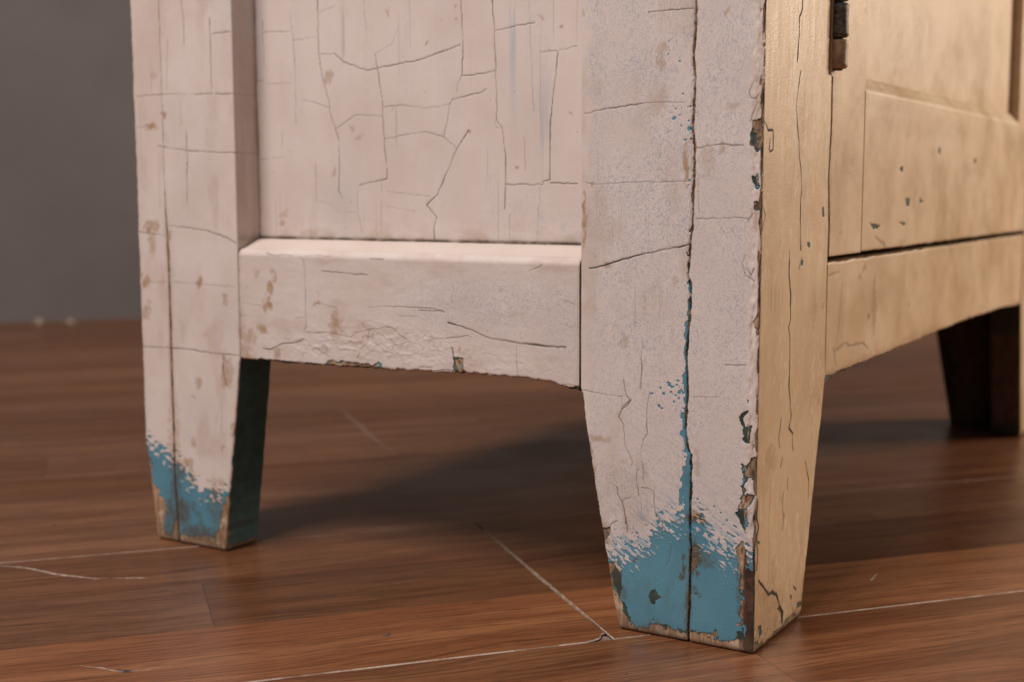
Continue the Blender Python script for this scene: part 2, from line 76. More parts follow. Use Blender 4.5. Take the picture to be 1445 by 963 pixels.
STAINS = {'side': [(427.2,213.5,4.8,3.4,0.8),(427.0,202.2,2.3,5.2,0.6),(433.7,176.2,3.3,3.2,0.8),(435.8,155.9,3.6,3.3,0.7),(410.7,205.9,2.2,2.3,0.8),(384.0,178.4,1.9,2.2,0.8),(362.0,167.3,1.8,2.0,0.7),(417.6,179.0,1.3,1.7,0.5),(431.7,163.0,1.7,1.4,0.4),(438.7,180.6,1.3,1.6,0.7),(423.3,278.8,4.8,1.4,0.9),(411.7,286.0,2.2,1.0,0.8),(420.0,311.9,1.9,1.5,0.5),(420.4,353.6,11.0,6.5,0.2),(363.4,119.5,2.7,9.1,0.7),(360.5,119.7,3.5,6.6,0.6),(388.4,111.8,2.3,2.3,0.6),(355.9,82.4,3.5,4.3,0.7),(392.3,100.7,1.6,1.4,0.5),(393.6,70.3,2.3,2.5,0.5),(400.0,56.1,2.8,2.7,0.7),(366.4,69.8,2.0,1.7,0.6),(348.2,146.4,2.6,4.9,0.5),(379.2,143.8,1.8,1.6,0.4),(411.9,53.1,3.8,34.7,0.5),(334.4,184.9,2.2,2.0,0.5),(320.2,187.2,1.5,1.9,0.5),(318.5,183.1,1.5,1.8,0.5),(323.2,176.0,2.0,4.1,0.8),(325.8,165.3,2.8,3.3,0.9),(329.9,150.7,3.2,2.6,0.8),(340.7,148.2,1.9,1.9,0.6),(340.2,142.6,3.1,3.6,0.6),(345.0,133.8,3.2,4.3,0.7),(270.2,154.7,2.8,4.4,0.7),(318.1,135.5,1.5,2.8,0.6),(285.5,168.4,1.2,0.7,0.8),(342.2,175.3,1.0,0.7,0.3),(361.6,167.3,1.8,1.7,0.7),(284.1,174.3,0.9,1.8,0.3),(270.2,155.2,4.0,6.0,0.6),(179.3,145.9,0.8,0.9,0.8),(285.3,168.3,2.2,1.0,0.6),(270.0,165.6,1.6,0.7,0.6),(249.0,156.9,2.9,1.0,0.5),(183.5,174.9,1.3,1.2,0.3),(99.0,220.9,1.0,9.2,0.9),(55.1,303.3,1.7,5.3,0.5),(56.4,282.9,3.7,6.0,0.3),(20.4,323.0,1.1,1.3,0.6),(29.1,251.8,2.9,6.6,0.3),(40.6,250.6,1.2,7.3,0.9),(21.4,256.9,1.4,1.6,0.5),(16.1,277.4,1.9,1.3,0.4),(100.7,328.9,0.7,1.6,0.5),(113.8,322.6,1.0,0.8,0.8),(107.2,278.0,0.8,0.8,0.7),(94.3,240.4,0.9,0.7,0.7),(74.3,156.9,1.7,2.3,0.4),(94.5,174.0,2.0,2.5,0.25),(46.0,189.9,1.6,1.7,0.4),(84.1,197.8,2.3,1.3,0.6),(87.0,104.3,5.7,1.1,0.5),(89.8,103.5,2.8,1.1,0.4),(89.5,104.0,4.9,0.8,0.6),(76.1,92.4,2.6,1.2,0.3),(99.4,104.5,1.3,4.9,0.6),(95.7,95.2,1.4,5.7,0.7),(93.4,84.1,1.6,4.9,0.7),(91.5,69.7,1.3,4.9,0.6),(32.8,97.1,1.1,6.1,0.4),(85.7,51.4,2.8,4.5,0.6),(67.7,40.8,0.9,1.0,1.0),(40.6,36.0,1.2,1.3,1.0),(39.3,39.7,0.9,1.3,1.0),(39.4,45.3,0.6,1.4,0.9),(36.7,20.0,1.3,7.8,0.5),(78.6,30.9,2.9,5.4,0.5),(57.1,2.3,5.7,3.6,0.5),(74.2,21.7,2.4,2.7,0.4),(33.5,67.1,2.9,2.8,0.8),(29.1,65.4,1.4,1.3,0.9),(32.7,46.6,2.5,5.7,0.8),(28.3,46.3,4.4,3.3,0.45),(34.1,38.8,1.0,1.9,0.8),(39.1,39.9,1.0,1.3,0.9),(40.3,36.1,1.0,1.3,0.9),(39.7,45.1,0.6,1.7,0.8),(32.5,27.7,2.0,1.9,0.6),(8.6,34.5,0.9,11.2,0.4),(408.5,51.3,4.2,6.1,0.5),(398.6,57.4,2.7,2.0,0.7),(396.3,47.6,2.8,4.0,0.5),(407.0,22.2,5.5,8.2,0.7),(417.1,15.7,5.6,12.3,0.6),(391.1,9.2,16.3,4.1,0.6),(367.3,69.6,1.4,1.2,0.5),(393.3,69.9,1.9,2.2,0.6),(382.1,47.1,1.1,0.8,0.7),(375.4,30.2,5.3,11.9,0.5),(369.4,47.8,2.6,2.0,0.5),(408.0,62.4,1.9,1.6,0.6)],'front': [(80.2,172.2,3.5,7.8,0.5),(96.4,173.5,1.8,1.4,0.8),(17.9,242.6,10.0,5.2,0.2),(17.6,182.4,7.6,5.4,0.2),(18.7,97.4,6.4,5.6,0.5),(11.6,90.5,6.3,6.5,0.4),(88.3,120.9,6.7,4.0,0.4),(99.3,95.2,4.4,10.4,0.3),(26.0,34.6,4.3,7.2,0.45),(17.9,19.7,15.8,10.6,0.5),(26.6,1.9,21.7,6.8,0.5),(64.0,10.8,11.8,12.3,0.35),(12.6,1.4,13.0,4.8,0.6),(197.2,163.6,3.7,12.3,0.7),(187.1,158.9,2.9,1.3,1.0),(173.2,188.8,2.9,1.4,0.8),(166.3,184.6,2.8,1.7,0.6),(132.8,166.9,5.3,14.8,0.25),(234.8,131.5,85.3,2.6,0.5),(318.5,134.6,48.2,2.4,0.5),(96.4,172.9,2.4,1.9,0.6),(277.3,160.6,2.8,1.0,0.8),(123.9,211.3,2.0,0.7,0.7),(253.1,202.7,5.4,1.5,0.5),(364.1,206.2,8.4,10.2,0.3),(166.1,291.2,5.7,7.2,0.3),(261.1,271.6,5.1,1.1,0.5),(205.9,278.5,9.0,2.5,0.3),(294.3,275.5,16.2,4.1,0.25),(227.7,288.5,59.2,2.6,0.3),(159.4,340.0,2.4,1.0,0.7),(434.2,251.0,11.1,3.8,0.3),(321.2,279.4,91.0,5.7,0.3)],'panel': [(216.6,321.6,0.9,0.8,0.8),(195.9,341.4,0.8,0.8,0.6),(195.9,334.8,0.5,0.6,0.6),(244.6,341.6,1.0,2.1,0.5),(290.5,305.6,2.5,2.9,0.5),(267.5,268.5,2.9,1.3,0.4),(187.4,270.2,0.9,1.1,0.9),(154.6,248.7,0.7,0.6,0.7),(119.6,279.6,0.7,0.9,0.8),(126.0,325.8,1.0,0.9,0.9),(139.5,332.4,2.0,0.8,0.6),(273.5,273.7,1.6,1.2,0.4),(287.7,248.2,1.7,2.6,0.5),(242.0,286.9,0.8,0.6,0.3),(330.5,221.8,2.9,2.2,0.4),(331.8,216.3,2.1,1.5,0.6),(307.1,211.2,1.1,2.2,0.4),(302.3,206.4,4.2,1.5,0.4),(287.5,248.5,1.1,1.2,0.5)]}
FLOOR_MARKS = {'scratch': [[(-97.7,468.2),(-93.7,456.5),(-91.6,442.7),(-91.3,422.0),(-88.5,409.5),(-84.9,393.7),(-79.9,388.5)],[(-78.3,385.9),(-66.5,366.5)],[(-189.4,282.4),(-185.4,270.0),(-185.1,261.4),(-180.9,253.9),(-175.7,249.2),(-166.9,245.7)],[(485.6,670.7),(423.3,595.9),(377.7,544.7),(333.7,489.2)],[(158.9,-13.0),(176.5,-12.0)]],'chip': [[(-10.8,81.4),(-16.9,69.3),(-29.4,78.5),(-20.6,78.0)],[(-182.9,264.0),(-179.4,252.0),(-184.6,254.9)],[(-74.6,181.1),(-68.7,178.6),(-74.4,176.3)]],'dot': [(-56.6,43.5),(-38.9,183.6)]}

# ------------------------------------------------------------------ numpy helpers
def hash2(ix, iy, seed):
    h = (ix.astype(np.int64) * 374761393 + iy.astype(np.int64) * 668265263 + seed * 1274126177) & 0xFFFFFFFF
    h = ((h ^ (h >> 13)) * 1274126177) & 0xFFFFFFFF
    h = (h ^ (h >> 16)) & 0xFFFFFF
    return h.astype(np.float32) / float(0xFFFFFF)


def vnoise(x, y, seed=0):
    x0, y0 = np.floor(x), np.floor(y)
    fx, fy = x - x0, y - y0
    fx = fx * fx * fx * (fx * (fx * 6 - 15) + 10)
    fy = fy * fy * fy * (fy * (fy * 6 - 15) + 10)
    a, b = hash2(x0, y0, seed), hash2(x0 + 1, y0, seed)
    c, d = hash2(x0, y0 + 1, seed), hash2(x0 + 1, y0 + 1, seed)
    return ((a * (1 - fx) + b * fx) * (1 - fy) + (c * (1 - fx) + d * fx) * fy) * 2 - 1


def fbm(x, y, seed=0, octv=3):
    s, amp, tot = 0, 1.0, 0.0
    for k in range(octv):
        s = s + amp * vnoise(x * 2 ** k, y * 2 ** k, seed + 17 * k)
        tot += amp
        amp *= 0.5
    return s / tot


def sst(a, b, x):
    t = np.clip((x - a) / (b - a), 0, 1)
    return t * t * (3 - 2 * t)


def seg_dist(px, py, a, b):
    dx, dy = b[0] - a[0], b[1] - a[1]
    L = dx * dx + dy * dy + 1e-9
    t = np.clip(((px - a[0]) * dx + (py - a[1]) * dy) / L, 0, 1)
    return np.hypot(px - a[0] - t * dx, py - a[1] - t * dy)


def rough_line(pts, step, amp, seed):
    """subdivide a traced line and give it the small kinks of a paint crack"""
    rnd = random.Random(seed)
    out = [pts[0]]
    for a, b in zip(pts[:-1], pts[1:]):
        L = math.hypot(b[0] - a[0], b[1] - a[1])
        n = max(1, int(L / step))
        nx, ny = (-(b[1] - a[1]) / (L + 1e-6), (b[0] - a[0]) / (L + 1e-6))
        for k in range(1, n + 1):
            t = k / n
            j = rnd.uniform(-amp, amp) if k < n else 0
            out.append((a[0] + (b[0] - a[0]) * t + nx * j, a[1] + (b[1] - a[1]) * t + ny * j))
    return out


def crack_field(U, V, lines, wide=1.0):
    out = np.zeros_like(U)
    fu, fv, fo = U.ravel(), V.ravel(), out.ravel()
    u0, u1, v0, v1 = fu.min(), fu.max(), fv.min(), fv.max()
    nz = 0.85 + 0.5 * fbm(fu / 9.0, fv / 9.0, 91, 2)
    fade = np.clip(0.88 + 0.5 * fbm(fu / 14.0, fv / 14.0, 92, 2), 0.2, 1.0)
    for i, (w, s, pts) in enumerate(lines):
        w = w * wide
        pu, pv = [p[0] for p in pts], [p[1] for p in pts]
        if max(pu) < u0 - 2 or min(pu) > u1 + 2 or max(pv) < v0 - 2 or min(pv) > v1 + 2:
            continue
        idx = np.nonzero((fu > min(pu) - 2) & (fu < max(pu) + 2) & (fv > min(pv) - 2) & (fv < max(pv) + 2))[0]
        if not len(idx):
            continue
        su, sv = fu[idx], fv[idx]
        d = np.full(len(idx), 9.0, np.float32)
        rl = rough_line(pts, 2.6, 0.28, i)
        for a, b in zip(rl[:-1], rl[1:]):
            k = np.nonzero((np.abs(su - (a[0] + b[0]) / 2) < abs(a[0] - b[0]) / 2 + 2) & (np.abs(sv - (a[1] + b[1]) / 2) < abs(a[1] - b[1]) / 2 + 2))[0]
            if len(k):
                d[k] = np.minimum(d[k], seg_dist(su[k], sv[k], a, b))
        ww = w * nz[idx]
        fo[idx] = np.maximum(fo[idx], s * fade[idx] * (1 - sst(ww * 0.35, ww * 1.35, d)))
    return out


def poly_sdf(U, V, poly, margin=5.0):
    """signed distance, positive inside; -margin far away"""
    out = np.full(U.shape, -margin, np.float32)
    fo, fu, fv = out.ravel(), U.ravel(), V.ravel()
    pu, pv = [p[0] for p in poly], [p[1] for p in poly]
    idx = np.nonzero((fu > min(pu) - margin) & (fu < max(pu) + margin) & (fv > min(pv) - margin) & (fv < max(pv) + margin))[0]
    if not len(idx):
        return out
    su, sv = fu[idx], fv[idx]
    d = np.full(len(idx), 99.0)
    ins = np.zeros(len(idx), bool)
    n = len(poly)
    for i in range(n):
        a, b = poly[i], poly[(i + 1) % n]
        d = np.minimum(d, seg_dist(su, sv, a, b))
        c = ((a[1] > sv) != (b[1] > sv)) & (su < (b[0] - a[0]) * (sv - a[1]) / (b[1] - a[1] + 1e-9) + a[0])
        ins ^= c
    fo[idx] = np.clip(np.where(ins, d, -d), -margin, margin)
    return out


def stain_field(U, V, stains):
    out = np.zeros_like(U)
    wu, wv = U + 1.6 * fbm(U / 3, V / 4, 5, 3), V + 3.0 * fbm(U / 3, V / 5, 6, 3)
    rag = 0.9 * fbm(U / 1.6, V / 2.4, 8, 2)
    for (cu, cv, ru, rv, s) in stains:
        ru, rv = max(ru, 0.7) * 1.25, max(rv, 0.7) * 1.25
        if abs(cu - (U.min() + U.max()) / 2) > (U.max() - U.min()) / 2 + 3 * ru:
            continue
        d = ((wu - cu) / ru) ** 2 + ((wv - cv) / rv) ** 2
        out = np.maximum(out, min(1.0, s * 1.05) * sst(2.2, 0.1, d + rag * 1.3))
    return out


def curve_at(pts, v):
    """u of a near-vertical traced line at height v"""
    p = sorted(pts, key=lambda q: q[1])
    return np.interp(v, [q[1] for q in p], [q[0] for q in p])


def height_at(pts, u):
    p = sorted(pts, key=lambda q: q[0])
    return np.interp(u, [q[0] for q in p], [q[1] for q in p])


# ------------------------------------------------------------------ node helper
class NT:
    def __init__(self, name):
        self.m = bpy.data.materials.new(name)
        self.m.use_nodes = True
        self.t = self.m.node_tree
        self.t.nodes.clear()
        self.out = self.t.nodes.new('ShaderNodeOutputMaterial')
        self.p = self.t.nodes.new('ShaderNodeBsdfPrincipled')
        self.t.links.new(self.p.outputs[0], self.out.inputs[0])

    def n(self, typ, **kw):
        nd = self.t.nodes.new('ShaderNode' + typ)
        ins = kw.pop('ins', {})
        for k, v in kw.items():
            setattr(nd, k, v)
        for k, v in ins.items():
            self.put(nd.inputs[k], v)
        return nd

    def put(self, sock, v):
        if isinstance(v, bpy.types.NodeSocket):
            self.t.links.new(v, sock)
        elif isinstance(v, (tuple, list)) and len(v) == 3 and sock.type == 'RGBA':
            sock.default_value = (*v, 1)
        else:
            sock.default_value = v

    def math(self, op, a, b=0.0, c=0.0, clamp=False):
        nd = self.n('Math', operation=op, use_clamp=clamp)
        self.put(nd.inputs[0], a)
        self.put(nd.inputs[1], b)
        self.put(nd.inputs[2], c)
        return nd.outputs[0]

    def mix(self, f, a, b, blend='MIX'):
        nd = self.n('Mix', data_type='RGBA', blend_type=blend)
        self.put(nd.inputs[0], f)
        self.put(nd.inputs[6], a)
        self.put(nd.inputs[7], b)
        return nd.outputs[2]

    def mixf(self, f, a, b):
        nd = self.n('Mix', data_type='FLOAT')
        self.put(nd.inputs[0], f)
        self.put(nd.inputs[2], a)
        self.put(nd.inputs[3], b)
        return nd.outputs[0]

    def ramp(self, v, a, b, lo=0.0, hi=1.0):
        nd = self.n('MapRange', interpolation_type='SMOOTHSTEP')
        self.put(nd.inputs[0], v)
        self.put(nd.inputs[1], a)
        self.put(nd.inputs[2], b)
        self.put(nd.inputs[3], lo)
        self.put(nd.inputs[4], hi)
        return nd.outputs[0]

    def noise(self, vec, scale, detail=3.0, rough=0.55, dist=0.0):
        nd = self.n('TexNoise', ins={'Scale': scale, 'Detail': detail, 'Roughness': rough, 'Distortion': dist})
        self.put(nd.inputs['Vector'], vec)
        return nd.outputs['Fac']

    def scaled(self, vec, s, rot=(0, 0, 0)):
        nd = self.n('Mapping', ins={'Scale': s, 'Rotation': rot})
        self.put(nd.inputs['Vector'], vec)
        return nd.outputs[0]

    def bump(self, h, dist, strength=1.0, normal=None):
        nd = self.n('Bump', ins={'Strength': strength, 'Distance': dist, 'Height': h})
        if normal is not None:
            self.put(nd.inputs['Normal'], normal)
        return nd.outputs[0]


# ------------------------------------------------------------------ materials
def old_paint():
    k = NT('old_layered_paint')
    pos = k.n('NewGeometry').outputs['Position']
    A, B, Cn = (k.n('Attribute', attribute_name=a) for a in ('layers', 'wear', 'extra'))
    sa, sb, sc = (k.n('SeparateColor', ins={'Color': q.outputs['Color']}) for q in (A, B, Cn))
    top, blue, teal, cream = sa.outputs[0], sa.outputs[1], sa.outputs[2], A.outputs['Alpha']
    crack, stain, wash, dark = sb.outputs[0], sb.outputs[1], sb.outputs[2], B.outputs['Alpha']
    streak, grime_shade, ochre, worn = sc.outputs[0], sc.outputs[1], sc.outputs[2], Cn.outputs['Alpha']  # extra alpha: pale patches and painted highlights on cream, teal tint inside the leg
    fine = k.noise(pos, 900, 2, 0.6)
    med = k.noise(pos, 120, 3, 0.6)
    big = k.noise(pos, 22, 2, 0.55)
    vert = k.noise(k.scaled(pos, (260, 260, 12)), 1.0, 2, 0.6)          # brush drag along the board
    nz = k.math('SUBTRACT', fine, 0.5)

    # bare wood
    grain = k.noise(k.scaled(pos, (700, 700, 40)), 1.0, 3, 0.6)
    wood = k.mix(k.ramp(grain, 0.3, 0.7), (0.20, 0.105, 0.055), (0.43, 0.275, 0.165))
    wood = k.mix(k.ramp(med, 0.46, 0.66), wood, (0.54, 0.395, 0.275))
    wood = k.mix(dark, wood, k.mix(k.ramp(med, 0.35, 0.6), (0.035, 0.014, 0.009), (0.085, 0.036, 0.022)))
    # old green undercoat
    tealc = k.mix(k.ramp(med, 0.35, 0.7), (0.022, 0.034, 0.026), (0.045, 0.075, 0.062))
    tealc = k.mix(worn, tealc, k.mix(k.ramp(med, 0.3, 0.7), (0.062, 0.16, 0.178), (0.10, 0.225, 0.245)))
    # blue coat
    bluec = k.mix(k.ramp(big, 0.35, 0.68), (0.080, 0.218, 0.298), (0.100, 0.255, 0.335))
    bluec = k.mix(k.ramp(vert, 0.45, 0.8, 0, 0.28), bluec, (0.11, 0.25, 0.31))
    bluec = k.mix(k.ramp(med, 0.64, 0.85, 0, 0.25), bluec, (0.06, 0.14, 0.17))
    # dusty pink white
    pink = k.mix(k.ramp(big, 0.3, 0.7), (0.61, 0.512, 0.468), (0.665, 0.578, 0.542))
    pink = k.mix(k.ramp(vert, 0.35, 0.75, 0, 0.45), pink, (0.62, 0.535, 0.485))
    pink = k.mix(k.ramp(med, 0.5, 0.85, 0, 0.25), pink, (0.52, 0.41, 0.335))
    warp = k.n('TexNoise', ins={'Vector': pos, 'Scale': 55.0, 'Detail': 2.0})
    wv = k.n('VectorMath', operation='MULTIPLY_ADD')
    k.put(wv.inputs[0], warp.outputs['Color'])
    wv.inputs[1].default_value = (0.016, 0.016, 0.016)
    k.put(wv.inputs[2], pos)
    fleck = k.noise(k.scaled(wv.outputs[0], (1250, 1250, 560), (0.5, 0, 0)), 1.0, 1.5, 0.5, 0.8)
    fleck2 = k.noise(k.scaled(wv.outputs[0], (1250, 1000, 560), (-0.7, 0, 0)), 1.0, 1.5, 0.5, 0.8)
    fl = k.math('MAXIMUM', k.ramp(fleck, 0.54, 0.64), k.ramp(fleck2, 0.56, 0.66))
    wz = k.ramp(big, 0.28, 0.6, 0.45, 1.0)
    pink = k.mix(k.math('MULTIPLY', wash, 0.30), pink, (0.535, 0.492, 0.50))
    pink = k.mix(k.math('MULTIPLY', k.math('MULTIPLY', wash, fl), k.math('MULTIPLY', wz, 0.72)), pink, (0.31, 0.335, 0.375))
    pink = k.mix(k.math('MULTIPLY', streak, 0.9), pink, (0.24, 0.35, 0.43))
    # cream
    cv_ = k.noise(k.scaled(pos, (15, 15, 13)), 1.0, 4, 0.68)
    crm = k.mix(k.ramp(cv_, 0.34, 0.66), (0.56, 0.388, 0.222), (0.645, 0.472, 0.300))
    crm = k.mix(k.ramp(vert, 0.55, 0.8, 0, 0.05), crm, (0.68, 0.54, 0.39))
    crm = k.mix(k.ramp(big, 0.5, 0.75, 0, 0.3), crm, (0.60, 0.45, 0.31))
    crm = k.mix(k.math('MULTIPLY', worn, 0.85), crm, (0.74, 0.605, 0.45))  # pale cream patches, gloss highlights painted into the colour
    crm = k.mix(k.math('MULTIPLY', ochre, 0.8), crm, k.mix(k.ramp(med, 0.35, 0.65), (0.30, 0.17, 0.06), (0.52, 0.33, 0.14)))
    topc = k.mix(cream, pink, crm)

    f_teal = k.ramp(k.math('MULTIPLY_ADD', nz, 0.7, teal), -0.12, 0.12)
    f_blue = k.ramp(k.math('MULTIPLY_ADD', nz, 0.7, blue), -0.12, 0.12)
    f_top = k.ramp(k.math('MULTIPLY_ADD', nz, 0.7, top), -0.12, 0.12)
    col = k.mix(f_teal, wood, tealc)
    col = k.mix(f_blue, col, bluec)
    col = k.mix(f_top, col, topc)
    # dirt in and around everything, plus contact shade painted at the feet
    st = k.math('MULTIPLY', k.math('MULTIPLY', stain, k.mixf(f_top, 1.35, 1.1), clamp=True), k.ramp(med, 0.3, 0.6, 0.6, 1.0))
    col = k.mix(k.math('MULTIPLY', st, 0.85), col, k.mix(f_top, (0.085, 0.062, 0.036), (0.33, 0.185, 0.078)))
    gr = k.math('MULTIPLY', grime_shade, k.ramp(med, 0.3, 0.65, 0.35, 1.0))
    col = k.mix(k.math('MULTIPLY', gr, 0.9), col, (0.10, 0.07, 0.045))
    speck = k.ramp(k.noise(pos, 420, 2, 0.5), 0.73, 0.78)
    col = k.mix(k.math('MULTIPLY', speck, 0.5), col, (0.16, 0.10, 0.06))
    col = k.mix(crack, col, k.mix(k.ramp(crack, 0.55, 1.0), (0.115, 0.074, 0.05), (0.035, 0.024, 0.016)))
    k.put(k.p.inputs['Base Color'], col)
    r_top = k.mixf(cream, k.ramp(med, 0.3, 0.7, 0.52, 0.66), k.math('ADD', k.ramp(cv_, 0.3, 0.7, 0.34, 0.52), k.math('MULTIPLY', nz, 0.35)))
    rough = k.mixf(f_top, k.mixf(f_blue, 0.8, 0.42), r_top)
    rough = k.math('MAXIMUM', rough, k.math('MULTIPLY', k.math('MAXIMUM', crack, grime_shade), 0.85))
    k.put(k.p.inputs['Roughness'], rough)
    k.p.inputs['Specular IOR Level'].default_value = 0.42
    h = k.math('ADD', k.math('MULTIPLY', fine, 0.16), k.math('MULTIPLY', vert, 0.16))
    h = k.math('ADD', h, k.math('MULTIPLY', med, k.mixf(cream, 0.18, 0.34)))
    h = k.math('ADD', h, k.math('MULTIPLY', k.math('MULTIPLY', fine, cream), 0.22))
    h = k.math('ADD', h, k.math('MULTIPLY', k.math('MULTIPLY', fl, wash), 0.10))
    h = k.math('ADD', h, k.math('MULTIPLY', k.math('ADD', f_top, k.math('MULTIPLY', f_blue, 0.6)), 0.45))
    k.put(k.p.inputs['Normal'], k.bump(h, 0.00042, 0.9))
    return k.m


def laminate(worn=0.0):
    k = NT(('worn_plank_edge' if worn > .5 else 'plank_edge') if worn else 'oak_laminate')
    pos = k.n('NewGeometry').outputs['Position']
    pq = k.scaled(pos, (1, 1, 1), (0, 0, math.radians(39.9)))
    s = k.n('SeparateXYZ', ins={0: pq})
    p, q = s.outputs[0], s.outputs[1]
    strip = k.math('FLOOR', k.math('DIVIDE', k.math('SUBTRACT', q, 0.0465), 0.08567))
    off = k.math('MULTIPLY', k.math('FRACT', k.math('MULTIPLY', strip, 0.618034)), 1.1)
    seg = k.math('FLOOR', k.math('DIVIDE', k.math('ADD', k.math('ADD', p, off), -0.4228), 1.1))
    cid = k.n('CombineXYZ', ins={0: strip, 1: seg, 2: 3.7})
    wn = k.n('TexWhiteNoise', noise_dimensions='3D', ins={'Vector': cid.outputs[0]})
    wv = wn.outputs['Value']
    base = k.n('VectorMath', operation='MULTIPLY_ADD')
    k.put(base.inputs[0], wn.outputs['Color'])
    base.inputs[1].default_value = (9, 9, 9)
    k.put(base.inputs[2], pq)
    v = base.outputs[0]
    # slow cathedral bend of the grain
    bend = k.noise(k.scaled(v, (3.2, 13, 1)), 1.0, 2, 0.5)
    sv = k.n('SeparateXYZ', ins={0: v})
    qq = k.math('MULTIPLY_ADD', bend, 0.05, sv.outputs[1])
    gv = k.n('CombineXYZ', ins={0: sv.outputs[0], 1: qq, 2: 0.0}).outputs[0]
    g1 = k.noise(k.scaled(gv, (5, 190, 1)), 1.0, 4, 0.6)
    g2 = k.noise(k.scaled(gv, (14, 520, 1)), 1.0, 3, 0.6)
    g3 = k.noise(k.scaled(v, (55, 1100, 1)), 1.0, 2, 0.5)
    g0 = k.noise(k.scaled(gv, (2.5, 48, 1)), 1.0, 3, 0.5)
    c = k.mix(k.ramp(g0, 0.3, 0.7), (0.154, 0.055, 0.0215), (0.236, 0.099, 0.041))
    c = k.mix(k.ramp(g1, 0.44, 0.68, 0, 0.48), c, (0.100, 0.034, 0.013))
    c = k.mix(k.ramp(g2, 0.47, 0.66, 0, 0.62), c, (0.055, 0.018, 0.007))
    c = k.mix(k.ramp(g3, 0.54, 0.70, 0, 0.55), c, (0.038, 0.013, 0.006))
    tone = k.ramp(wv, 0.0, 1.0, 0.84, 1.12)
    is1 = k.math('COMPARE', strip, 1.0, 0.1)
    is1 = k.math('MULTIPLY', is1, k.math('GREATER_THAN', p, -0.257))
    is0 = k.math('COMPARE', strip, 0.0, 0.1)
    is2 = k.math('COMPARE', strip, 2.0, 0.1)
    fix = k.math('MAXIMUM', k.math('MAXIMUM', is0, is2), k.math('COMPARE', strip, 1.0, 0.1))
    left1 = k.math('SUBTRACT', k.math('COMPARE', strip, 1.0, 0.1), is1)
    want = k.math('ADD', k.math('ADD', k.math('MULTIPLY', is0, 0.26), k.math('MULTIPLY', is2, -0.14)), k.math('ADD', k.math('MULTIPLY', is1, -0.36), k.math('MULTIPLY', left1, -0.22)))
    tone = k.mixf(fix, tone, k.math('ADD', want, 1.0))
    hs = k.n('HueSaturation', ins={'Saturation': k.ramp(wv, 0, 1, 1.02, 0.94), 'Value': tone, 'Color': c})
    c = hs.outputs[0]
    # printed joint between strips
    fq = k.math('FRACT', k.math('DIVIDE', k.math('SUBTRACT', q, 0.0465), 0.08567))
    jl = k.math('LESS_THAN', fq, 0.007)
    fp = k.math('FRACT', k.math('DIVIDE', k.math('ADD', k.math('ADD', p, off), -0.4228), 1.1))
    jl = k.math('MAXIMUM', k.math('MULTIPLY', jl, 0.12), k.math('MULTIPLY', k.math('LESS_THAN', fp, 0.001), 0.4))
    c = k.mix(jl, c, (0.03, 0.014, 0.009))
    dust = k.noise(pos, 700, 1, 0.5)
    c = k.mix(k.ramp(dust, 0.79, 0.83, 0, 0.6), c, (0.42, 0.36, 0.31))
    spots = k.noise(pos, 60, 2, 0.5)
    c = k.mix(k.ramp(spots, 0.74, 0.78, 0, 0.6), c, (0.03, 0.018, 0.012))
    if worn:
        w = k.noise(k.scaled(pq, (25, 25, 25)), 1.0, 4, 0.7)
        pale = k.mix(k.noise(pos, 500, 2, 0.5), (0.26, 0.19, 0.15), (0.62, 0.53, 0.46))
        c = k.mix(k.ramp(w, 0.36, 0.56, 0.15 * worn, 0.92 * worn), c, pale)
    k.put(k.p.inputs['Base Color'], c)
    haze = k.noise(pos, 9, 4, 0.6)
    k.put(k.p.inputs['Roughness'], 0.8 if worn else k.ramp(haze, 0.3, 0.7, 0.27, 0.38))
    k.p.inputs['Specular IOR Level'].default_value = 0.2 if worn else 0.45
    hb = k.math('ADD', k.math('MULTIPLY', g2, 0.6), k.math('MULTIPLY', g3, 0.5))
    b = k.bump(hb, 0.00018, 0.8)
    b = k.bump(k.noise(pos, 26, 2, 0.5), 0.0006, 0.35, b)
    k.put(k.p.inputs['Normal'], b)
    return k.m


def simple(name, c0, c1, scale, rough, metal=0.0, bump=0.0003):
    k = NT(name)
    pos = k.n('NewGeometry').outputs['Position']
    nn = k.noise(pos, scale, 5, 0.62)
    k.put(k.p.inputs['Base Color'], k.mix(k.ramp(nn, 0.3, 0.7), c0, c1))
    k.put(k.p.inputs['Roughness'], rough)
    k.put(k.p.inputs['Metallic'], metal)
    k.put(k.p.inputs['Normal'], k.bump(nn, bump, 0.8))
    return k.m


def metal_worn():
    k = NT('worn_painted_iron')
    pos = k.n('NewGeometry').outputs['Position']
    a = k.noise(k.scaled(pos, (300, 300, 500)), 1.0, 5, 0.65)
    b = k.noise(k.scaled(pos, (60, 60, 420)), 1.0, 3, 0.55)
    c = k.mix(k.ramp(a, 0.35, 0.65), (0.035, 0.030, 0.026), (0.16, 0.13, 0.105))
    c = k.mix(k.ramp(b, 0.56, 0.66, 0, 0.85), c, (0.035, 0.075, 0.082))
    c = k.mix(k.ramp(a, 0.62, 0.72, 0, 0.8), c, (0.36, 0.24, 0.15))
    k.put(k.p.inputs['Base Color'], c)
    k.put(k.p.inputs['Roughness'], 0.55)
    k.put(k.p.inputs['Metallic'], 0.2)
    k.put(k.p.inputs['Normal'], k.bump(a, 0.0004, 1.0))
    return k.m


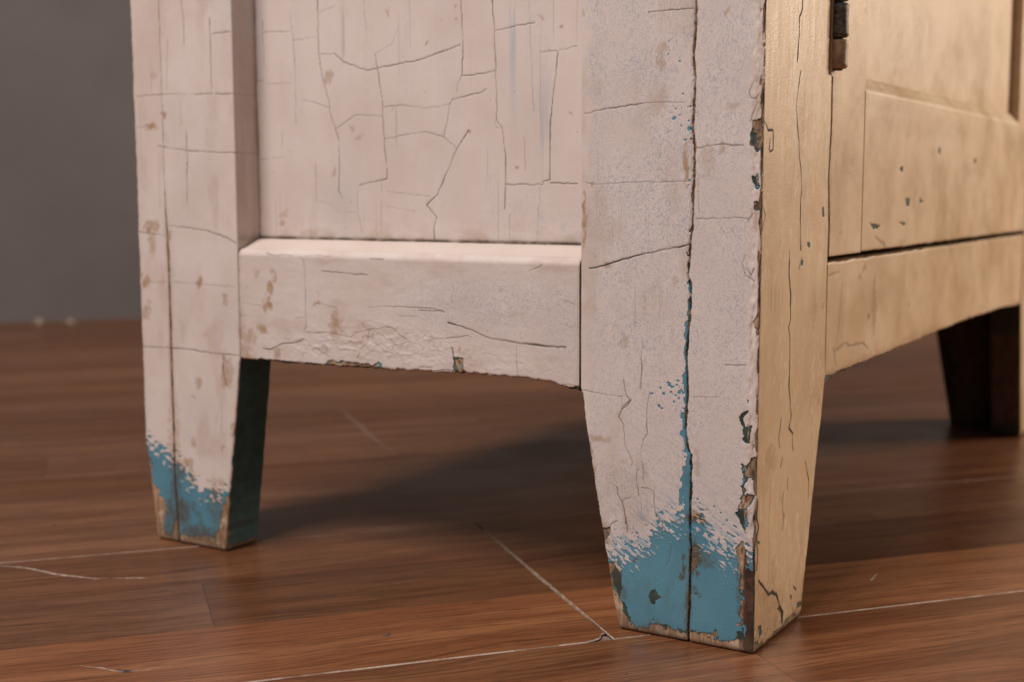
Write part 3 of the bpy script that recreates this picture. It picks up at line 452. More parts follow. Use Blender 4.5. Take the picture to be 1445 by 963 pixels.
M_PAINT = old_paint()
M_FLOOR = laminate()
M_EDGE = laminate(1.0)
M_EDGE2 = laminate(0.2)
M_EDGE3 = laminate(0.55)
M_WALL = simple('grey_plaster', (0.110, 0.098, 0.096), (0.142, 0.126, 0.123), 2.2, 0.85, 0, 0.001)
M_SUB = simple('dark_core_board', (0.030, 0.024, 0.018), (0.075, 0.060, 0.045), 220, 0.9)
M_PALE = simple('pale_scratch', (0.20, 0.14, 0.105), (0.46, 0.37, 0.31), 260, 0.9)
M_DUST = simple('dusty_seam', (0.13, 0.085, 0.06), (0.26, 0.19, 0.145), 260, 0.9)
M_IN = simple('bare_dark_board', (0.035, 0.024, 0.016), (0.075, 0.05, 0.034), 40, 0.85)
M_IRON = metal_worn()
M_CRUMB = simple('plaster_crumb', (0.24, 0.19, 0.14), (0.42, 0.35, 0.28), 120, 0.9)


# ------------------------------------------------------------------ object helpers
def tag(o, label=None, cat=None, group=None, kind=None):
    for kk, vv in (('label', label), ('category', cat), ('group', group), ('kind', kind)):
        if vv:
            o[kk] = vv
    return o


def empty(name, loc=(0, 0, 0)):
    o = bpy.data.objects.new(name, None)
    COL.objects.link(o)
    o.location = loc
    return o


def link(name, me, mat, parent=None):
    for mm in (mat if isinstance(mat, (list, tuple)) else [mat]):
        me.materials.append(mm)
    o = bpy.data.objects.new(name, me)
    COL.objects.link(o)
    o.parent = parent
    return o


def box_mesh(name, x0, x1, y0, y1, z0, z1, bev=0.0):
    import bmesh
    bm = bmesh.new()
    vs_ = [bm.verts.new(((x0, x1)[i & 1] * .001, (y0, y1)[(i >> 1) & 1] * .001, (z0, z1)[i >> 2] * .001)) for i in range(8)]
    for f in ((0, 2, 3, 1), (4, 5, 7, 6), (0, 1, 5, 4), (2, 6, 7, 3), (0, 4, 6, 2), (1, 3, 7, 5)):
        bm.faces.new([vs_[i] for i in f])
    if bev:
        bmesh.ops.bevel(bm, geom=list(bm.edges), offset=bev * .001, segments=2, affect='EDGES')
    me = bpy.data.meshes.new(name)
    bm.to_mesh(me)
    bm.free()
    return me


def loop_samples(r, d1, df, d2, db=2, arc=4, ew=None):
    """one cross-section loop of a board: side at a0, face at b0, side at a1, back at b1.
    sample = (wa, wb, oa, ob, na, nb, face)"""
    S = []
    for i in range(d1):
        t = 1 - i / d1
        S.append((0, t, 0, r * (1 - t) * 1.0, -1, 0, 1))
    for i in range(arc):
        a = (i + 0.5) / arc * math.pi / 2
        S.append((0, 0, r * (1 - math.cos(a)), r * (1 - math.sin(a)), -math.cos(a), -math.sin(a), 4))
    for i in range(df + 1):
        t = i / df
        S.append((t, 0, r * (1 - 2 * t), 0, 0, -1, 0))
    for i in range(arc):
        a = (i + 0.5) / arc * math.pi / 2
        S.append((1, 0, -r * (1 - math.sin(a)), r * (1 - math.cos(a)), math.sin(a), -math.cos(a), 5))
    for i in range(d2):
        t = i / d2
        S.append((1, t, 0, r * (1 - t), 1, 0, 2))
    for i in range(db):
        t = i / db
        S.append((1 - t, 1, 0, 0, 0, 1, 3))
    S = np.array(S, dtype=np.float64)
    # wb side samples were given with offsets that vanish at the back
    return S


def rows(dense0, dense1, step, far=None, nfar=6):
    n = int(round((dense1 - dense0) / step))
    z = list(np.linspace(dense0, dense1, n + 1))
    if far is not None:
        z += list(np.linspace(dense1, far, nfar + 1)[1:])
    return np.array(z)


def board(name, parent, t, a0, a1, b0, b1, r, dens, axes, field, post=None, foot=0.0, mat=None):
    """A timber swept along axis 't'. axes = indices (a, b, t) into x, y, z."""
    R = len(t)
    S = loop_samples(1.0, *dens)
    L = len(S)
    full = lambda v: np.broadcast_to(np.asarray(v, float), (R,))
    r0, r1 = r if isinstance(r, tuple) else (r, r)
    RR = full(r0)[:, None] * (1 - S[:, 0]) + full(r1)[:, None] * S[:, 0]
    a0, a1, b0, b1 = map(full, (a0, a1, b0, b1))
    Aa = a0[:, None] * (1 - S[:, 0]) + a1[:, None] * S[:, 0] + S[:, 2] * RR
    Bb = b0[:, None] * (1 - S[:, 1]) + b1[:, None] * S[:, 1] + S[:, 3] * RR
    T = np.repeat(t[:, None], L, 1)
    face = np.repeat(S[None, :, 6], R, 0).astype(int)
    D, lay, wear, ext = field(Aa, Bb, T, face)
    if foot:
        g = np.clip(1 - (t - t[0]) / foot, 0, 1)
        D = D - (foot * 0.55 * (1 - np.sqrt(1 - g * g * 0.98)))[:, None]
    D = np.where(face == 3, 0, D)
    Aa = Aa + S[:, 4] * D
    Bb = Bb + S[:, 5] * D
    co = np.zeros((R, L, 3))
    co[..., axes[0]], co[..., axes[1]], co[..., axes[2]] = Aa, Bb, T
    if post is not None:
        co = post(co, face)
    co = co.reshape(-1, 3)
    nv = R * L
    i = np.arange(R - 1)[:, None]
    j = np.arange(L)[None, :]
    j2 = (j + 1) % L
    quads = np.stack([i * L + j, i * L + j2, (i + 1) * L + j2, (i + 1) * L + j], -1).reshape(-1, 4)
    c0, c1 = co[:L].mean(0), co[nv - L:].mean(0)
    co = np.vstack([co, c0, c1])
    jj = np.arange(L)
    jn = (jj + 1) % L
    cap0 = np.stack([jn, jj, np.full(L, nv)], -1)
    cap1 = np.stack([nv - L + jj, nv - L + jn, np.full(L, nv + 1)], -1)
    # orientation
    v = co[quads[:, 0]]
    vol = np.einsum('ij,ij->i', v - co.mean(0), np.cross(co[quads[:, 1]] - v, co[quads[:, 2]] - v)).sum()
    if vol < 0:
        quads, cap0, cap1 = quads[:, ::-1], cap0[:, ::-1], cap1[:, ::-1]
    me = bpy.data.meshes.new(name)
    me.vertices.add(len(co))
    me.vertices.foreach_set('co', (co * 0.001).astype(np.float32).ravel())
    loops = np.concatenate([quads.ravel(), cap0.ravel(), cap1.ravel()]).astype(np.int32)
    me.loops.add(len(loops))
    me.loops.foreach_set('vertex_index', loops)
    nq = len(quads)
    tot = np.concatenate([np.full(nq, 4), np.full(2 * L, 3)]).astype(np.int32)
    start = np.concatenate([[0], np.cumsum(tot)[:-1]]).astype(np.int32)
    me.polygons.add(len(tot))
    me.polygons.foreach_set('loop_start', start)
    me.polygons.foreach_set('loop_total', tot)
    me.polygons.foreach_set('use_smooth', np.concatenate([np.ones(nq, bool), np.zeros(2 * L, bool)]))
    me.update(calc_edges=True)
    for nm, arr in (('layers', lay), ('wear', wear), ('extra', ext)):
        at = me.attributes.new(nm, 'FLOAT_COLOR', 'POINT')
        full4 = np.zeros((len(co), 4), np.float32)
        for q in range(4):
            full4[:nv, q] = np.broadcast_to(arr[q], (R, L)).ravel()
        full4[nv:] = full4[0]
        at.data.foreach_set('color', full4.ravel())
    return link(name, me, mat or M_PAINT, parent)


def relief(top, blue, teal, crack, low):
    return 0.20 * sst(-.45, .3, top) + 0.12 * sst(-.4, .3, blue) + 0.08 * sst(-.4, .3, teal) - 0.42 - crack * 0.26 + low


BIG = 5.0


def chips(U, V, top, blue, teal, dark, seed=3):
    nz = 1.1 * fbm(U / 4.5, V / 4.5, seed, 2) + 0.75 * fbm(U / 1.3, V / 1.3, seed + 2, 2)
    u0, u1, v0, v1 = U.min() - 2, U.max() + 2, V.min() - 2, V.max() + 2
    inb = lambda pg: max(p[0] for p in pg) > u0 and min(p[0] for p in pg) < u1 and max(p[1] for p in pg) > v0 and min(p[1] for p in pg) < v1
    for pg in CHIPS['wood']:
        if inb(pg):
            s = poly_sdf(U, V, pg) + nz + 0.6
            top = np.minimum(top, -s)
            rim = 0.5 + 0.9 * fbm(U / 5, V / 5, seed + 9, 2)
            isl = 2.2 * sst(.32, .6, fbm(U / 2.4, V / 2.4, seed + 21, 2))
            blue = np.minimum(blue, -s + 0.2 + isl)
            teal = np.minimum(teal, -s + 0.2 + isl + np.maximum(rim, -.2))
    for pg in CHIPS['teal']:
        if inb(pg):
            s = poly_sdf(U, V, pg) + 0.6 * nz
            top = np.minimum(top, -s)
            blue = np.minimum(blue, -s + 0.1)
            teal = np.maximum(teal, s + 0.2)
    for pg in CHIPS['pinkisl']:
        if inb(pg):
            top = np.maximum(top, poly_sdf(U, V, pg) + 0.5 * nz)
    return top, blue, teal


def oriented(U, V, ang, lu, lv, seed, octv=3):
    c, s = math.cos(ang), math.sin(ang)
    return fbm((U * c + V * s) / lu, (-U * s + V * c) / lv, seed, octv)


# ---- the side of the cabinet (x = 0 plane, u = y)
def side_field(which):
    def f(Y, X, Z, face):
        U = Y
        one = np.ones_like(U)
        main = (face == 0) | (face == 4) | (face == 5)
        top, blue, teal = BIG * one, BIG * one, BIG * one
        dark, streak, grime_shade, ochre = 0 * one, 0 * one, 0 * one, 0 * one
        crack = crack_field(U, Z, CRACKS['side'])
        stain = stain_field(U, Z, STAINS['side'])
        wash = 0 * one
        low = 0.15 * fbm(U / 12, Z / 36, 31, 2) + 0.06 * fbm(U / 3, Z / 7, 33, 2)
        if which == 'near':
            wash = sst(99.5, 94, U + 3 * fbm(Z / 9, U / 9, 7, 2)) * (0.75 + 0.35 * fbm(U / 14, Z / 20, 9, 2))
            zb = height_at(BLUE_EDGE['near'], U)
            str_ = oriented(U, Z, math.radians(33), 8, 0.95, 41, 3)
            d = Z - zb
            lumps = oriented(U, Z, math.radians(30), 2.3, 0.85, 47, 2)
            rag = fbm(U / 9, Z / 9, 48, 2)
            top = np.minimum(top, (d / 7.0 + 1.2 * str_ + 2.7 * lumps + 0.7 * rag + 0.1) * 0.9)
            streak = np.clip(sst(-0.05, 0.4, str_) * np.exp(-np.maximum(d, 0) / 24.0) * (0.8 + 0.9 * fbm(U / 8, Z / 8, 43, 2)) * sst(104, 84, U + d * .25), 0, 0.9)
            # worn line at the joint with the front stile, blue showing in its lower half
            dj = U - curve_at(JOINT['near'], Z)
            n1 = fbm(U / 1.6, Z / 3.0, 51, 3)
            wj = np.interp(Z, [0, 40, 60, 78, 90, 105, 120, 150, 180, 200, 260, 340], [.3, .3, 2.5, 6.0, 4.2, 2.6, 2.6, 1.7, 1.4, .9, .7, .8])
            top = np.minimum(top, (dj - wj) * 1.0 + n1 * (0.8 + wj * 0.75))
            blue = np.minimum(blue, (dj - np.interp(Z, [0, 60, 100, 190, 215, 400], [.9, .6, .5, .6, 1.8, 1.8])) + n1 * 0.9)
            teal = np.minimum(teal, (dj - np.interp(Z, [0, 60, 100, 200, 400], [.5, .2, .2, .5, 1.5])) + n1 * 0.9)
            for (cu, cv, rr) in FLECKS:
                s = rr * 0.85 - np.hypot((U - cu) * .8, (Z - cv)) + 0.75 * fbm(U / 1.2, Z / 1.2, 61, 2)
                top = np.minimum(top, -s * 1.5)
            grime_shade = np.maximum(grime_shade, 0.8 * np.exp(-np.maximum(dj, 0) / 1.3) * sst(75, 30, Z))
            # small blue specks scattered by the joint
            sp = vnoise(U / .9, Z / .9, 66)
            cl = np.exp(-((U - 47) / 7) ** 2) * (np.exp(-((Z - 275) / 32) ** 2) + np.exp(-((Z - 122) / 16) ** 2))
            top = np.where(sp * 0.9 + cl * 0.5 > 1.2, np.minimum(top, -0.3), top)
            # knocked tapered edge
            inner = np.interp(Z, [0, 128], [77.4, 101.2])
            e = inner - U
            top = np.where(Z < 126, np.minimum(top, e - 0.25 + 1.1 * fbm(U / 2, Z / 5, 71, 3)), top)
            blue = np.where(Z < 126, np.minimum(blue, e - 0.4 + 1.0 * fbm(U / 2, Z / 5, 72, 3)), blue)
            teal = np.where(Z < 40, np.minimum(teal, e - 0.4 + 1.0 * fbm(U / 2, Z / 5, 73, 3)), teal)
            pass
        elif which == 'rear':
            wash = 0.25 * sst(0.0, .5, fbm(U / 22, Z / 40, 9, 2)) + 0.6 * np.exp(-((U - 362) / 10) ** 2 - ((Z - 158) / 16) ** 2)
            zb = height_at(BLUE_EDGE['rear'], U)
            str_ = oriented(U, Z, math.radians(10), 5, 1.6, 141, 3)
            top = np.minimum(top, ((Z - zb) / 6.5 + 0.9 * str_ + 2.4 * oriented(U, Z, math.radians(15), 2.8, 1.3, 144, 2) + .7 * fbm(U / 8, Z / 8, 145, 2)) * 0.9)
            dj = curve_at(JOINT['rear'], Z) - U
            n1 = fbm(U / 1.8, Z / 5, 151, 3)
            wj = np.interp(Z, [0, 60, 130, 220, 260], [.8, .7, .4, .2, -.6])
            top = np.minimum(top, dj - wj + n1)
            blue = np.minimum(blue, dj - wj + n1 * .8)
            teal = np.minimum(teal, dj - .8 + n1)
            stain = np.maximum(stain, 0.75 * 1.25 * np.exp(-(np.maximum(dj, 0) / 2.0) ** 2) * sst(245, 190, Z))
            inner = np.interp(Z, [0, 128], [367.7, 349.5])
            e = U - inner
            top = np.where(Z < 126, np.minimum(top, e - 0.3 + 1.0 * fbm(U / 2, Z / 5, 71, 3)), top)
            stain = np.maximum(stain, np.where(Z < 128, 0.7 * np.exp(-np.maximum(e, 0) / 1.6), 0))
            under = (face == 1) & (Z < 131)
            reveal = (face == 1) & (Z >= 131)
            top = np.where(under, -1, top)
            blue = np.where(under, 0.5 * fbm(X / 8, Z / 12, 81, 2) + sst(40, 5, Z) * .4 - .55, blue)
            crack = np.where(face == 1, crack * 0.4, crack)
            stain = np.where(reveal, 0.10 + 0.22 * fbm(X / 4, Z / 40, 85, 2) + 0.35 * np.exp(-((X - 22) / 2.5) ** 2), stain)
            grime_shade = np.where(reveal, 0.45 * np.exp(-((X - 22.5) / 1.6) ** 2) + 0.5 * np.exp(-((Z - 206) / 4) ** 2), grime_shade)
        elif which == 'back':
            zb = height_at(BLUE_EDGE['rear'], U) + 2
            str_ = oriented(U, Z, math.radians(5), 6, 1.4, 143, 3)
            top = np.minimum(top, ((Z - zb) / 6.5 + 0.9 * str_ + 2.4 * oriented(U, Z, math.radians(5), 2.8, 1.2, 146, 2)) * 0.9)
            dj = U - curve_at(JOINT['rear'], Z)
            n1 = fbm(U / 1.8, Z / 5, 152, 3)
            top = np.minimum(top, dj - np.interp(Z, [0, 60, 220, 260], [.6, .5, .2, -.6]) + n1 * .8)
            blue = np.minimum(blue, dj - .4 + n1 * .8)
            stain = np.maximum(stain, 0.7 * 1.25 * np.exp(-(np.maximum(dj, 0) / 2.0) ** 2) * sst(245, 190, Z))
            e = np.interp(Z, [0, 70, 400], [431.4, 439.6, 440]) - U
            wn = fbm(Z / 7, U / 4, 77, 3)
            top = np.where(Z < 62, np.minimum(top, e - 1.5 + 1.6 * wn), top)
            stain = np.maximum(stain, 0.35 * np.exp(-np.maximum(e, 0) / 1.5))
            stain = np.maximum(stain, 0.16 * sst(200, 360, Z))
        stain = np.maximum(stain, np.where(main, 0.24 * sst(.1, .55, fbm(U / 16, Z / 36, 817, 4)), 0))
        hair = 0.30 * sst(.52, .78, fbm(U / 0.9, Z / 45, 811, 2)) * sst(-.1, .4, fbm(U / 15, Z / 60, 812, 2))
        crack = np.maximum(crack, np.where(main, hair, 0))
        top, blue, teal = chips(U, Z, top, blue, teal, dark)
        if which == 'rear':
            inn = (face == 1) & (Z < 131)
            bb = fbm(X / 8, Z / 14, 81, 2)
            top = np.where(inn, -1, top)
            blue = np.where(inn, -1, blue)
            teal = np.where(inn, np.where(Z < 14, X - 4 + 6 * bb, 2), teal)
            stain = np.where(inn, 0.1, stain)
        # dirty, rubbed feet; the dark bottom band also paints in the contact shadow
        bot = 5.5 + 2.5 * fbm(U / 5, Z / 5, 79, 2)
        wb = Z - (4.6 if which == 'near' else 6.5) + 6.5 * fbm(U / 7, Z / 5, 803, 3) + 1.2 * fbm(U / 1.5, Z / 1.5, 804, 2)
        top, blue, teal = np.minimum(top, wb - .5), np.minimum(blue, wb), np.minimum(teal, wb + .6)
        grime_shade = np.maximum(grime_shade, 0.95 * np.exp(-np.maximum(Z, 0) / 2.8))
        stain = np.maximum(stain, 0.4 * np.exp(-np.maximum(Z, 0) / bot))
        smear = sst(.05, .55, fbm(U / 6, Z / 9, 801, 3)) * sst(60, 25, Z)
        stain = np.maximum(stain, (0.42 if which != 'near' else 0.14) * smear)
        D = relief(top, blue, teal, crack, low)
        D = np.where(main, D, -0.25 + low)
        inn_ = np.where((face == 1) & (Z < 131), 1.0, 0.0) if which == 'rear' else 0 * one
        return D, (top, blue, teal, 0 * one), (crack, np.clip(stain, 0, 1), np.clip(wash, 0, 1.2), dark), (streak, np.clip(grime_shade, 0, 1), ochre, inn_)
    return f


def rail_field(A, B, T, face):
    """side bottom rail: a = z, b = x, t = y"""
    U, Z, X = T, A, B
    one = np.ones_like(U)
    top, blue, teal = BIG * one, BIG * one, BIG * one
    crack = crack_field(U, Z, CRACKS['side'])
    stain = stain_field(U, Z, STAINS['side'])
    front = (face == 0) | (face == 4) | (face == 5)
    crack = np.where(front, crack, 0)
    stain = np.where(front, stain, 0)
    low = 0.14 * fbm(U / 30, Z / 12, 231, 2) + 0.05 * fbm(U / 6, Z / 3, 233, 2)
    blob = np.exp(-((U - 232) / 52) ** 2 - ((Z - 148) / 11) ** 2) + 0.7 * np.exp(-((U - 290) / 40) ** 2 - ((Z - 140) / 7) ** 2) + .5 * np.exp(-((U - 160) / 50) ** 2 - ((Z - 140) / 6) ** 2)
    rid = 1 - np.abs(fbm(U / 7, Z / 4.5, 235, 3)) * 2.4
    low = low + blob * (0.30 * np.clip(rid, 0, 1) + 0.16 * fbm(U / 3, Z / 2.2, 237, 2))
    crack = np.maximum(crack, 0.5 * blob * sst(0.72, 0.98, rid) * sst(.0, .5, fbm(U / 9, Z / 9, 239, 2)) * front)
    stain = np.maximum(stain, 0.22 * sst(.1, .55, fbm(U / 30, Z / 14, 819, 4)) * front)
    wash = 0.75 * np.exp(-((U - 165) / 45) ** 2 - ((Z - 172) / 16) ** 2) + 0.7 * np.exp(-((U - 112) / 14) ** 2 - ((Z - 165) / 30) ** 2) + 0.2
    top, blue, teal = chips(U, Z, top, blue, teal, 0 * one)
    # ragged lower arris
    e = Z - 130.5
    n = fbm(U / 4, Z / 2.5, 241, 3)
    top = np.minimum(top, e - 0.1 + 1.5 * n)
    blue = np.minimum(blue, e - 0.3 + 1.3 * n + .5 * fbm(U / 14, Z / 3, 243, 2))
    under = (face == 1)
    top = np.where(under, -1, top)
    blue = np.where(under, -.3 + fbm(U / 12, X / 6, 245, 2), blue)
    stain = np.maximum(stain, 0.55 * np.exp(-np.abs(Z - 131) / 1.6) * sst(-.2, .4, fbm(U / 10, Z / 4, 247, 2)))
    topface = (face == 2)
    grime_shade = np.where(topface, sst(19.8, 22, X + 1.2 * fbm(U / 6, X / 3, 249, 2)) * 0.95, 0)
    grime_shade = np.maximum(grime_shade, 0.8 * np.exp(-np.minimum(np.abs(U - 101.6), np.abs(U - 349.6)) / 0.9) * (face != 1))
    cream = np.where(topface, 0.12, 0) * one
    stain = np.maximum(stain, 0.3 * np.exp(-np.minimum(np.abs(U - 101.6), np.abs(U - 349.6)) / 4.0) * sst(-.2, .5, fbm(U / 4, Z / 9, 251, 3)) * front)
    D = relief(top, blue, teal, crack, low)
    D = np.where(front, D, -0.25 + 0.4 * low)
    return D, (top, blue, teal, cream), (crack, np.clip(stain, 0, 1), np.clip(wash, 0, 1), 0 * one), (0 * one, np.clip(grime_shade, 0, 1), 0 * one, 0 * one)


def panel_field(Y, X, Z, face):
    U = Y
    one = np.ones_like(U)
    crack = crack_field(U, Z, CRACKS['panel'])
    stain = stain_field(U, Z, STAINS['panel'])
    drag = fbm(U / 3.0, Z / 60, 331, 3)
    low = 0.25 * fbm(U / 25, Z / 60, 333, 2) + 0.07 * drag
    g = lambda cu, cv, ru, rv: np.exp(-((U - cu) / ru) ** 2 - ((Z - cv) / rv) ** 2)
    wash = 0.16 * sst(-.1, .5, fbm(U / 9, Z / 80, 343, 2)) + 0.35 * g(150, 225, 34, 16) + 0.25 * g(140, 300, 12, 60)
    streak = 0.55 * g(157, 330, 2.4, 45) * sst(-.3, .4, drag) + 0.42 * g(137, 268, 5.5, 26) * sst(-.3, .4, drag) + 0.15 * g(285, 225, 16, 22) + 0.22 * g(128, 216, 26, 12) * sst(-.2, .5, fbm(U / 5, Z / 6, 335, 2))
    crack = np.maximum(crack, 0.28 * sst(.52, .78, fbm(U / 0.9, Z / 55, 813, 2)) * sst(-.1, .4, fbm(U / 18, Z / 70, 814, 2)))
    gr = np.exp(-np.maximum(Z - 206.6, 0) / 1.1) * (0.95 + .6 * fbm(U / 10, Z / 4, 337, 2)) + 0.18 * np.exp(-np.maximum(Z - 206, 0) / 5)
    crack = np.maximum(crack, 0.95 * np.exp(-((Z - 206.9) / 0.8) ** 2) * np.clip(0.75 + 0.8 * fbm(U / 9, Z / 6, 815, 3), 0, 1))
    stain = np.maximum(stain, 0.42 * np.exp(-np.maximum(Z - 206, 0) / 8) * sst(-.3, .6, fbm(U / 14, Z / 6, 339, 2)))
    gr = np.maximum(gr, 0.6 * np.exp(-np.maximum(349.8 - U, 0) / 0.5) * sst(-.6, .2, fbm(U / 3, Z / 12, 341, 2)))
    D = relief(BIG * one, BIG * one, BIG * one, crack, low)
    return D, (BIG * one, BIG * one, BIG * one, 0 * one), (crack, np.clip(stain, 0, 1), np.clip(wash, 0, 1), 0 * one), (np.clip(streak, 0, 1), np.clip(gr, 0, 1), 0 * one, 0 * one)


def corner_field(Xa, Yb, Z, face):
    """front stile: a = x (front face), b = y (its thickness shows on the side)"""
    one = np.ones_like(Xa)
    sidef = (face == 1)
    edge = (face == 4)
    sd = sidef | edge
    U = Yb
    crack_s = crack_field(U, Z, CRACKS['side'])
    crack_f = np.clip(1.7 * crack_field(Xa, Z, CRACKS['front'], 1.8), 0, 1)
    stain_s = stain_field(U, Z, STAINS['side'])
    stain_f = stain_field(Xa, Z, STAINS['front'])
    onside = sd & (Xa < 0.9)
    chk = 0.4 * sst(.50, .74, fbm(Xa / 1.1, Z / 26, 485, 2)) * sst(0, .4, fbm(Xa / 12, Z / 60, 486, 2))
    crack_f = np.maximum(crack_f, chk)
    crack = np.where(sidef, crack_s, np.where(face == 0, crack_f, 0))
    stain = np.where(sd, stain_s, stain_f)
    # ----- side strip
    zb = height_at(BLUE_EDGE['edge'], U)
    ang = math.radians(33)
    str_ = oriented(U, Z, ang, 8, 0.95, 441, 3)
    lumps = oriented(U, Z, ang, 2.3, 0.85, 447, 2)
    d = Z - zb
    ts = np.minimum(BIG, (d / 8.0 + 1.2 * str_ + 2.8 * lumps + 0.6 * fbm(U / 9, Z / 9, 448, 2) + 0.2) * 0.9)
    streak = np.where(sd, np.clip(sst(-0.05, 0.4, str_) * np.exp(-np.maximum(d, 0) / 16) * 0.85, 0, .85), 0)
    dj = curve_at(JOINT['near'], Z) - U
    n1 = fbm(U / 1.6, Z / 3.5, 451, 3)
    wj = np.interp(Z, [0, 50, 80, 105, 180, 215, 400], [.35, .4, .8, .35, .5, .25, .25])
    ts = np.minimum(ts, dj - wj + n1 * 1.0)
    bs = np.minimum(BIG, dj - np.interp(Z, [0, 60, 100, 400], [.7, .4, .5, .8]) + n1 * .9)
    es = np.minimum(BIG, dj - np.interp(Z, [0, 100, 400], [.3, .3, .7]) + n1 * .9)
    ts, bs, es = chips(U, Z, ts, bs, es, 0)
    wb = Z - 6.8 + 4.6 * fbm(U / 7, Z / 5, 903, 3) + 1.2 * fbm(U / 1.5, Z / 1.5, 904, 2)
    ts, bs, es = np.minimum(ts, wb - .5), np.minimum(bs, wb), np.minimum(es, wb + .5)
    nb = fbm(U / 1.8, Z / 4.5, 455, 3)
    worn_ed = (U - np.interp(Z, [0, 60, 100, 200, 300, 400], [2.6, 2.4, 1.9, 2.2, 1.9, 1.4])) * 0.8 + 2.6 * fbm(U / 2.6, Z / 10, 456, 3) + 1.1 * nb + 0.5
    ts = np.where(sd & (Z < 345), np.minimum(ts, worn_ed + 0.4), ts)
    bs = np.where(sd, np.minimum(bs, worn_ed + 0.2), bs)
    es = np.where(sd, np.minimum(es, worn_ed + 0.2), es)
    dark = np.where(sd, np.clip(sst(7.5, 4.0, U + 1.5 * nb) * (0.15 + sst(60, 42, Z)) + 0.75 * sst(-.15, .3, nb) * (U < 8), 0, 1), 0)
    wash = np.where(sd, sst(2, 9, U) * (0.75 + .3 * fbm(U / 12, Z / 20, 457, 2)), 0)
    # ----- front face
    tf, bf, ef = BIG * one, BIG * one, BIG * one
    U0, V0 = Xa, Z
    for pg in FRONT_TEAL:
        s = poly_sdf(U0, V0, pg) + 0.7 * fbm(U0 / 2, V0 / 2.5, 461, 2)
        tf = np.minimum(tf, -s)
        bf = np.minimum(bf, -s)
    tf = np.where((face == 0) | (face == 4), np.minimum(tf, Xa - 0.55 + 0.9 * fbm(Xa / 2, Z / 6, 463, 3) + 0.25), tf)
    bf = np.minimum(bf, -1 + 0 * one)
    wf = Z - 3.5 + 5.0 * fbm(Xa / 8, Z / 5, 913, 3) + 1.2 * fbm(Xa / 1.6, Z / 1.5, 914, 2)
    tf, ef = np.minimum(tf, wf), np.minimum(ef, wf + .8)
    lowd = sst(75, 8, Z) * sst(-.05, .5, fbm(Xa / 7, Z / 16, 915, 4))
    stain = np.where(sd, stain, np.maximum(stain, 0.5 * lowd))
    edged = np.exp(-np.maximum(Xa, 0) / 4.0) * sst(-.1, .45, fbm(Xa / 3, Z / 22, 917, 4))
    stain = np.where(sd, stain, np.maximum(stain, 0.6 * edged))
    inner = np.interp(Z, [0, 128], [71.0, 103.5])
    e2 = inner - Xa
    tf = np.where((Z < 125) & (face != 1), np.minimum(tf, e2 - .4 + 1.2 * fbm(Xa / 3, Z / 6, 465, 3)), tf)
    under = (face == 2)
    tf = np.where(under & (Z < 130), -1, tf)
    ochre = np.where(sd, 0, sst(52, 30, Z + 8 * fbm(Xa / 10, Z / 10, 467, 2) + 0.22 * Xa) * 0.9)
    # remaining upper flake stays pale: right of the traced flake line
    flake = poly_sdf(Xa, Z, FLAKE) + 1.2 * fbm(Xa / 4, Z / 4, 469, 2)
    ochre = np.where(sd, 0, np.where(flake > 0, ochre * 0.25, ochre))
    ochre = np.where(sd, 0, np.maximum(ochre, 0.45 * np.exp(-np.maximum(Xa, 0) / 6) * sst(-.2, .4, fbm(Xa / 5, Z / 30, 471, 2))))
    top = np.where(sd, ts, tf)
    blue = np.where(sd, bs, bf)
    teal = np.where(sd, es, ef)
    cream = np.where(face == 1, 0, np.where(face == 4, sst(0.35, 0.8, Xa + .35 * fbm(Xa, Z / 3, 473, 2)), 1.0))
    # thick ragged bead of paint on the corner
    bead = np.exp(-((U - 3.8) / 3.0) ** 2) * (0.25 + 0.7 * fbm(U / 1.8, Z / 6, 475, 3))
    low = 0.16 * fbm(U / 9 + Xa / 9, Z / 28, 477, 3)
    lowf = 0.14 * fbm(Xa / 6, Z / 40, 479, 3)
    stain = np.where(sd, np.maximum(stain, 0.38 * np.exp(-((U - 2.5) / 3.2) ** 2) * sst(-.35, .35, fbm(U / 3, Z / 14, 489, 3))), stain)
    grime_shade = 0.95 * np.exp(-np.maximum(Z, 0) / 2.8)  # dirt line at the floor, contact shadow painted in with it
    grime_shade = np.where(sd, np.maximum(grime_shade, 0.7 * np.exp(-np.maximum(dj, 0) / 0.8) * sst(80, 30, Z)), grime_shade)
    grime_shade = np.where(sd, grime_shade, np.maximum(grime_shade, 0.75 * sst(20, 3, Z) * sst(0.0, .45, fbm(Xa / 2.2, Z / 2.2, 481, 3))))
    gapx = curve_at(JOINT['gap'], Z)
    grime_shade = np.where(sd, grime_shade, np.maximum(grime_shade, 0.9 * np.exp(-np.maximum(gapx - Xa, 0) / 0.7) * (Z > 126)))
    D = relief(top, blue, teal, np.where(sd, crack, crack * .25), np.where(sd, low + bead * sst(20, 60, Z) * np.where(sidef, 1, .6), lowf + sst(-.5, .5, flake) * .2 * sst(75, 45, Z)))
    D = np.where(face == 2, -0.3, D)
    wob = np.where(edge, 0.9 * fbm(Z / 9, one * 3.3, 483, 3) - 0.3, 0)
    zone = np.exp(-((Z - 290) / 60) ** 2) * sst(18, 45, Xa) + 0.5 * np.exp(-((Z - 30) / 40) ** 2) * sst(15, 35, Xa)
    pale = np.where(sd, 0, sst(.0, .35, fbm(Xa / 1.3, Z / 5.0, 487, 3) + 0.5 * fbm(Xa / 9, Z / 40, 488, 2) + zone * .55 - .3) * 0.75)  # pale streaks; the upper zone paints in a gloss highlight
    return D + wob, (top, blue, teal, cream), (crack, np.clip(stain, 0, 1), np.clip(wash, 0, 1.1), dark), (streak, np.clip(grime_shade, 0, 1), np.clip(ochre, 0, 1), np.clip(pale, 0, 1))


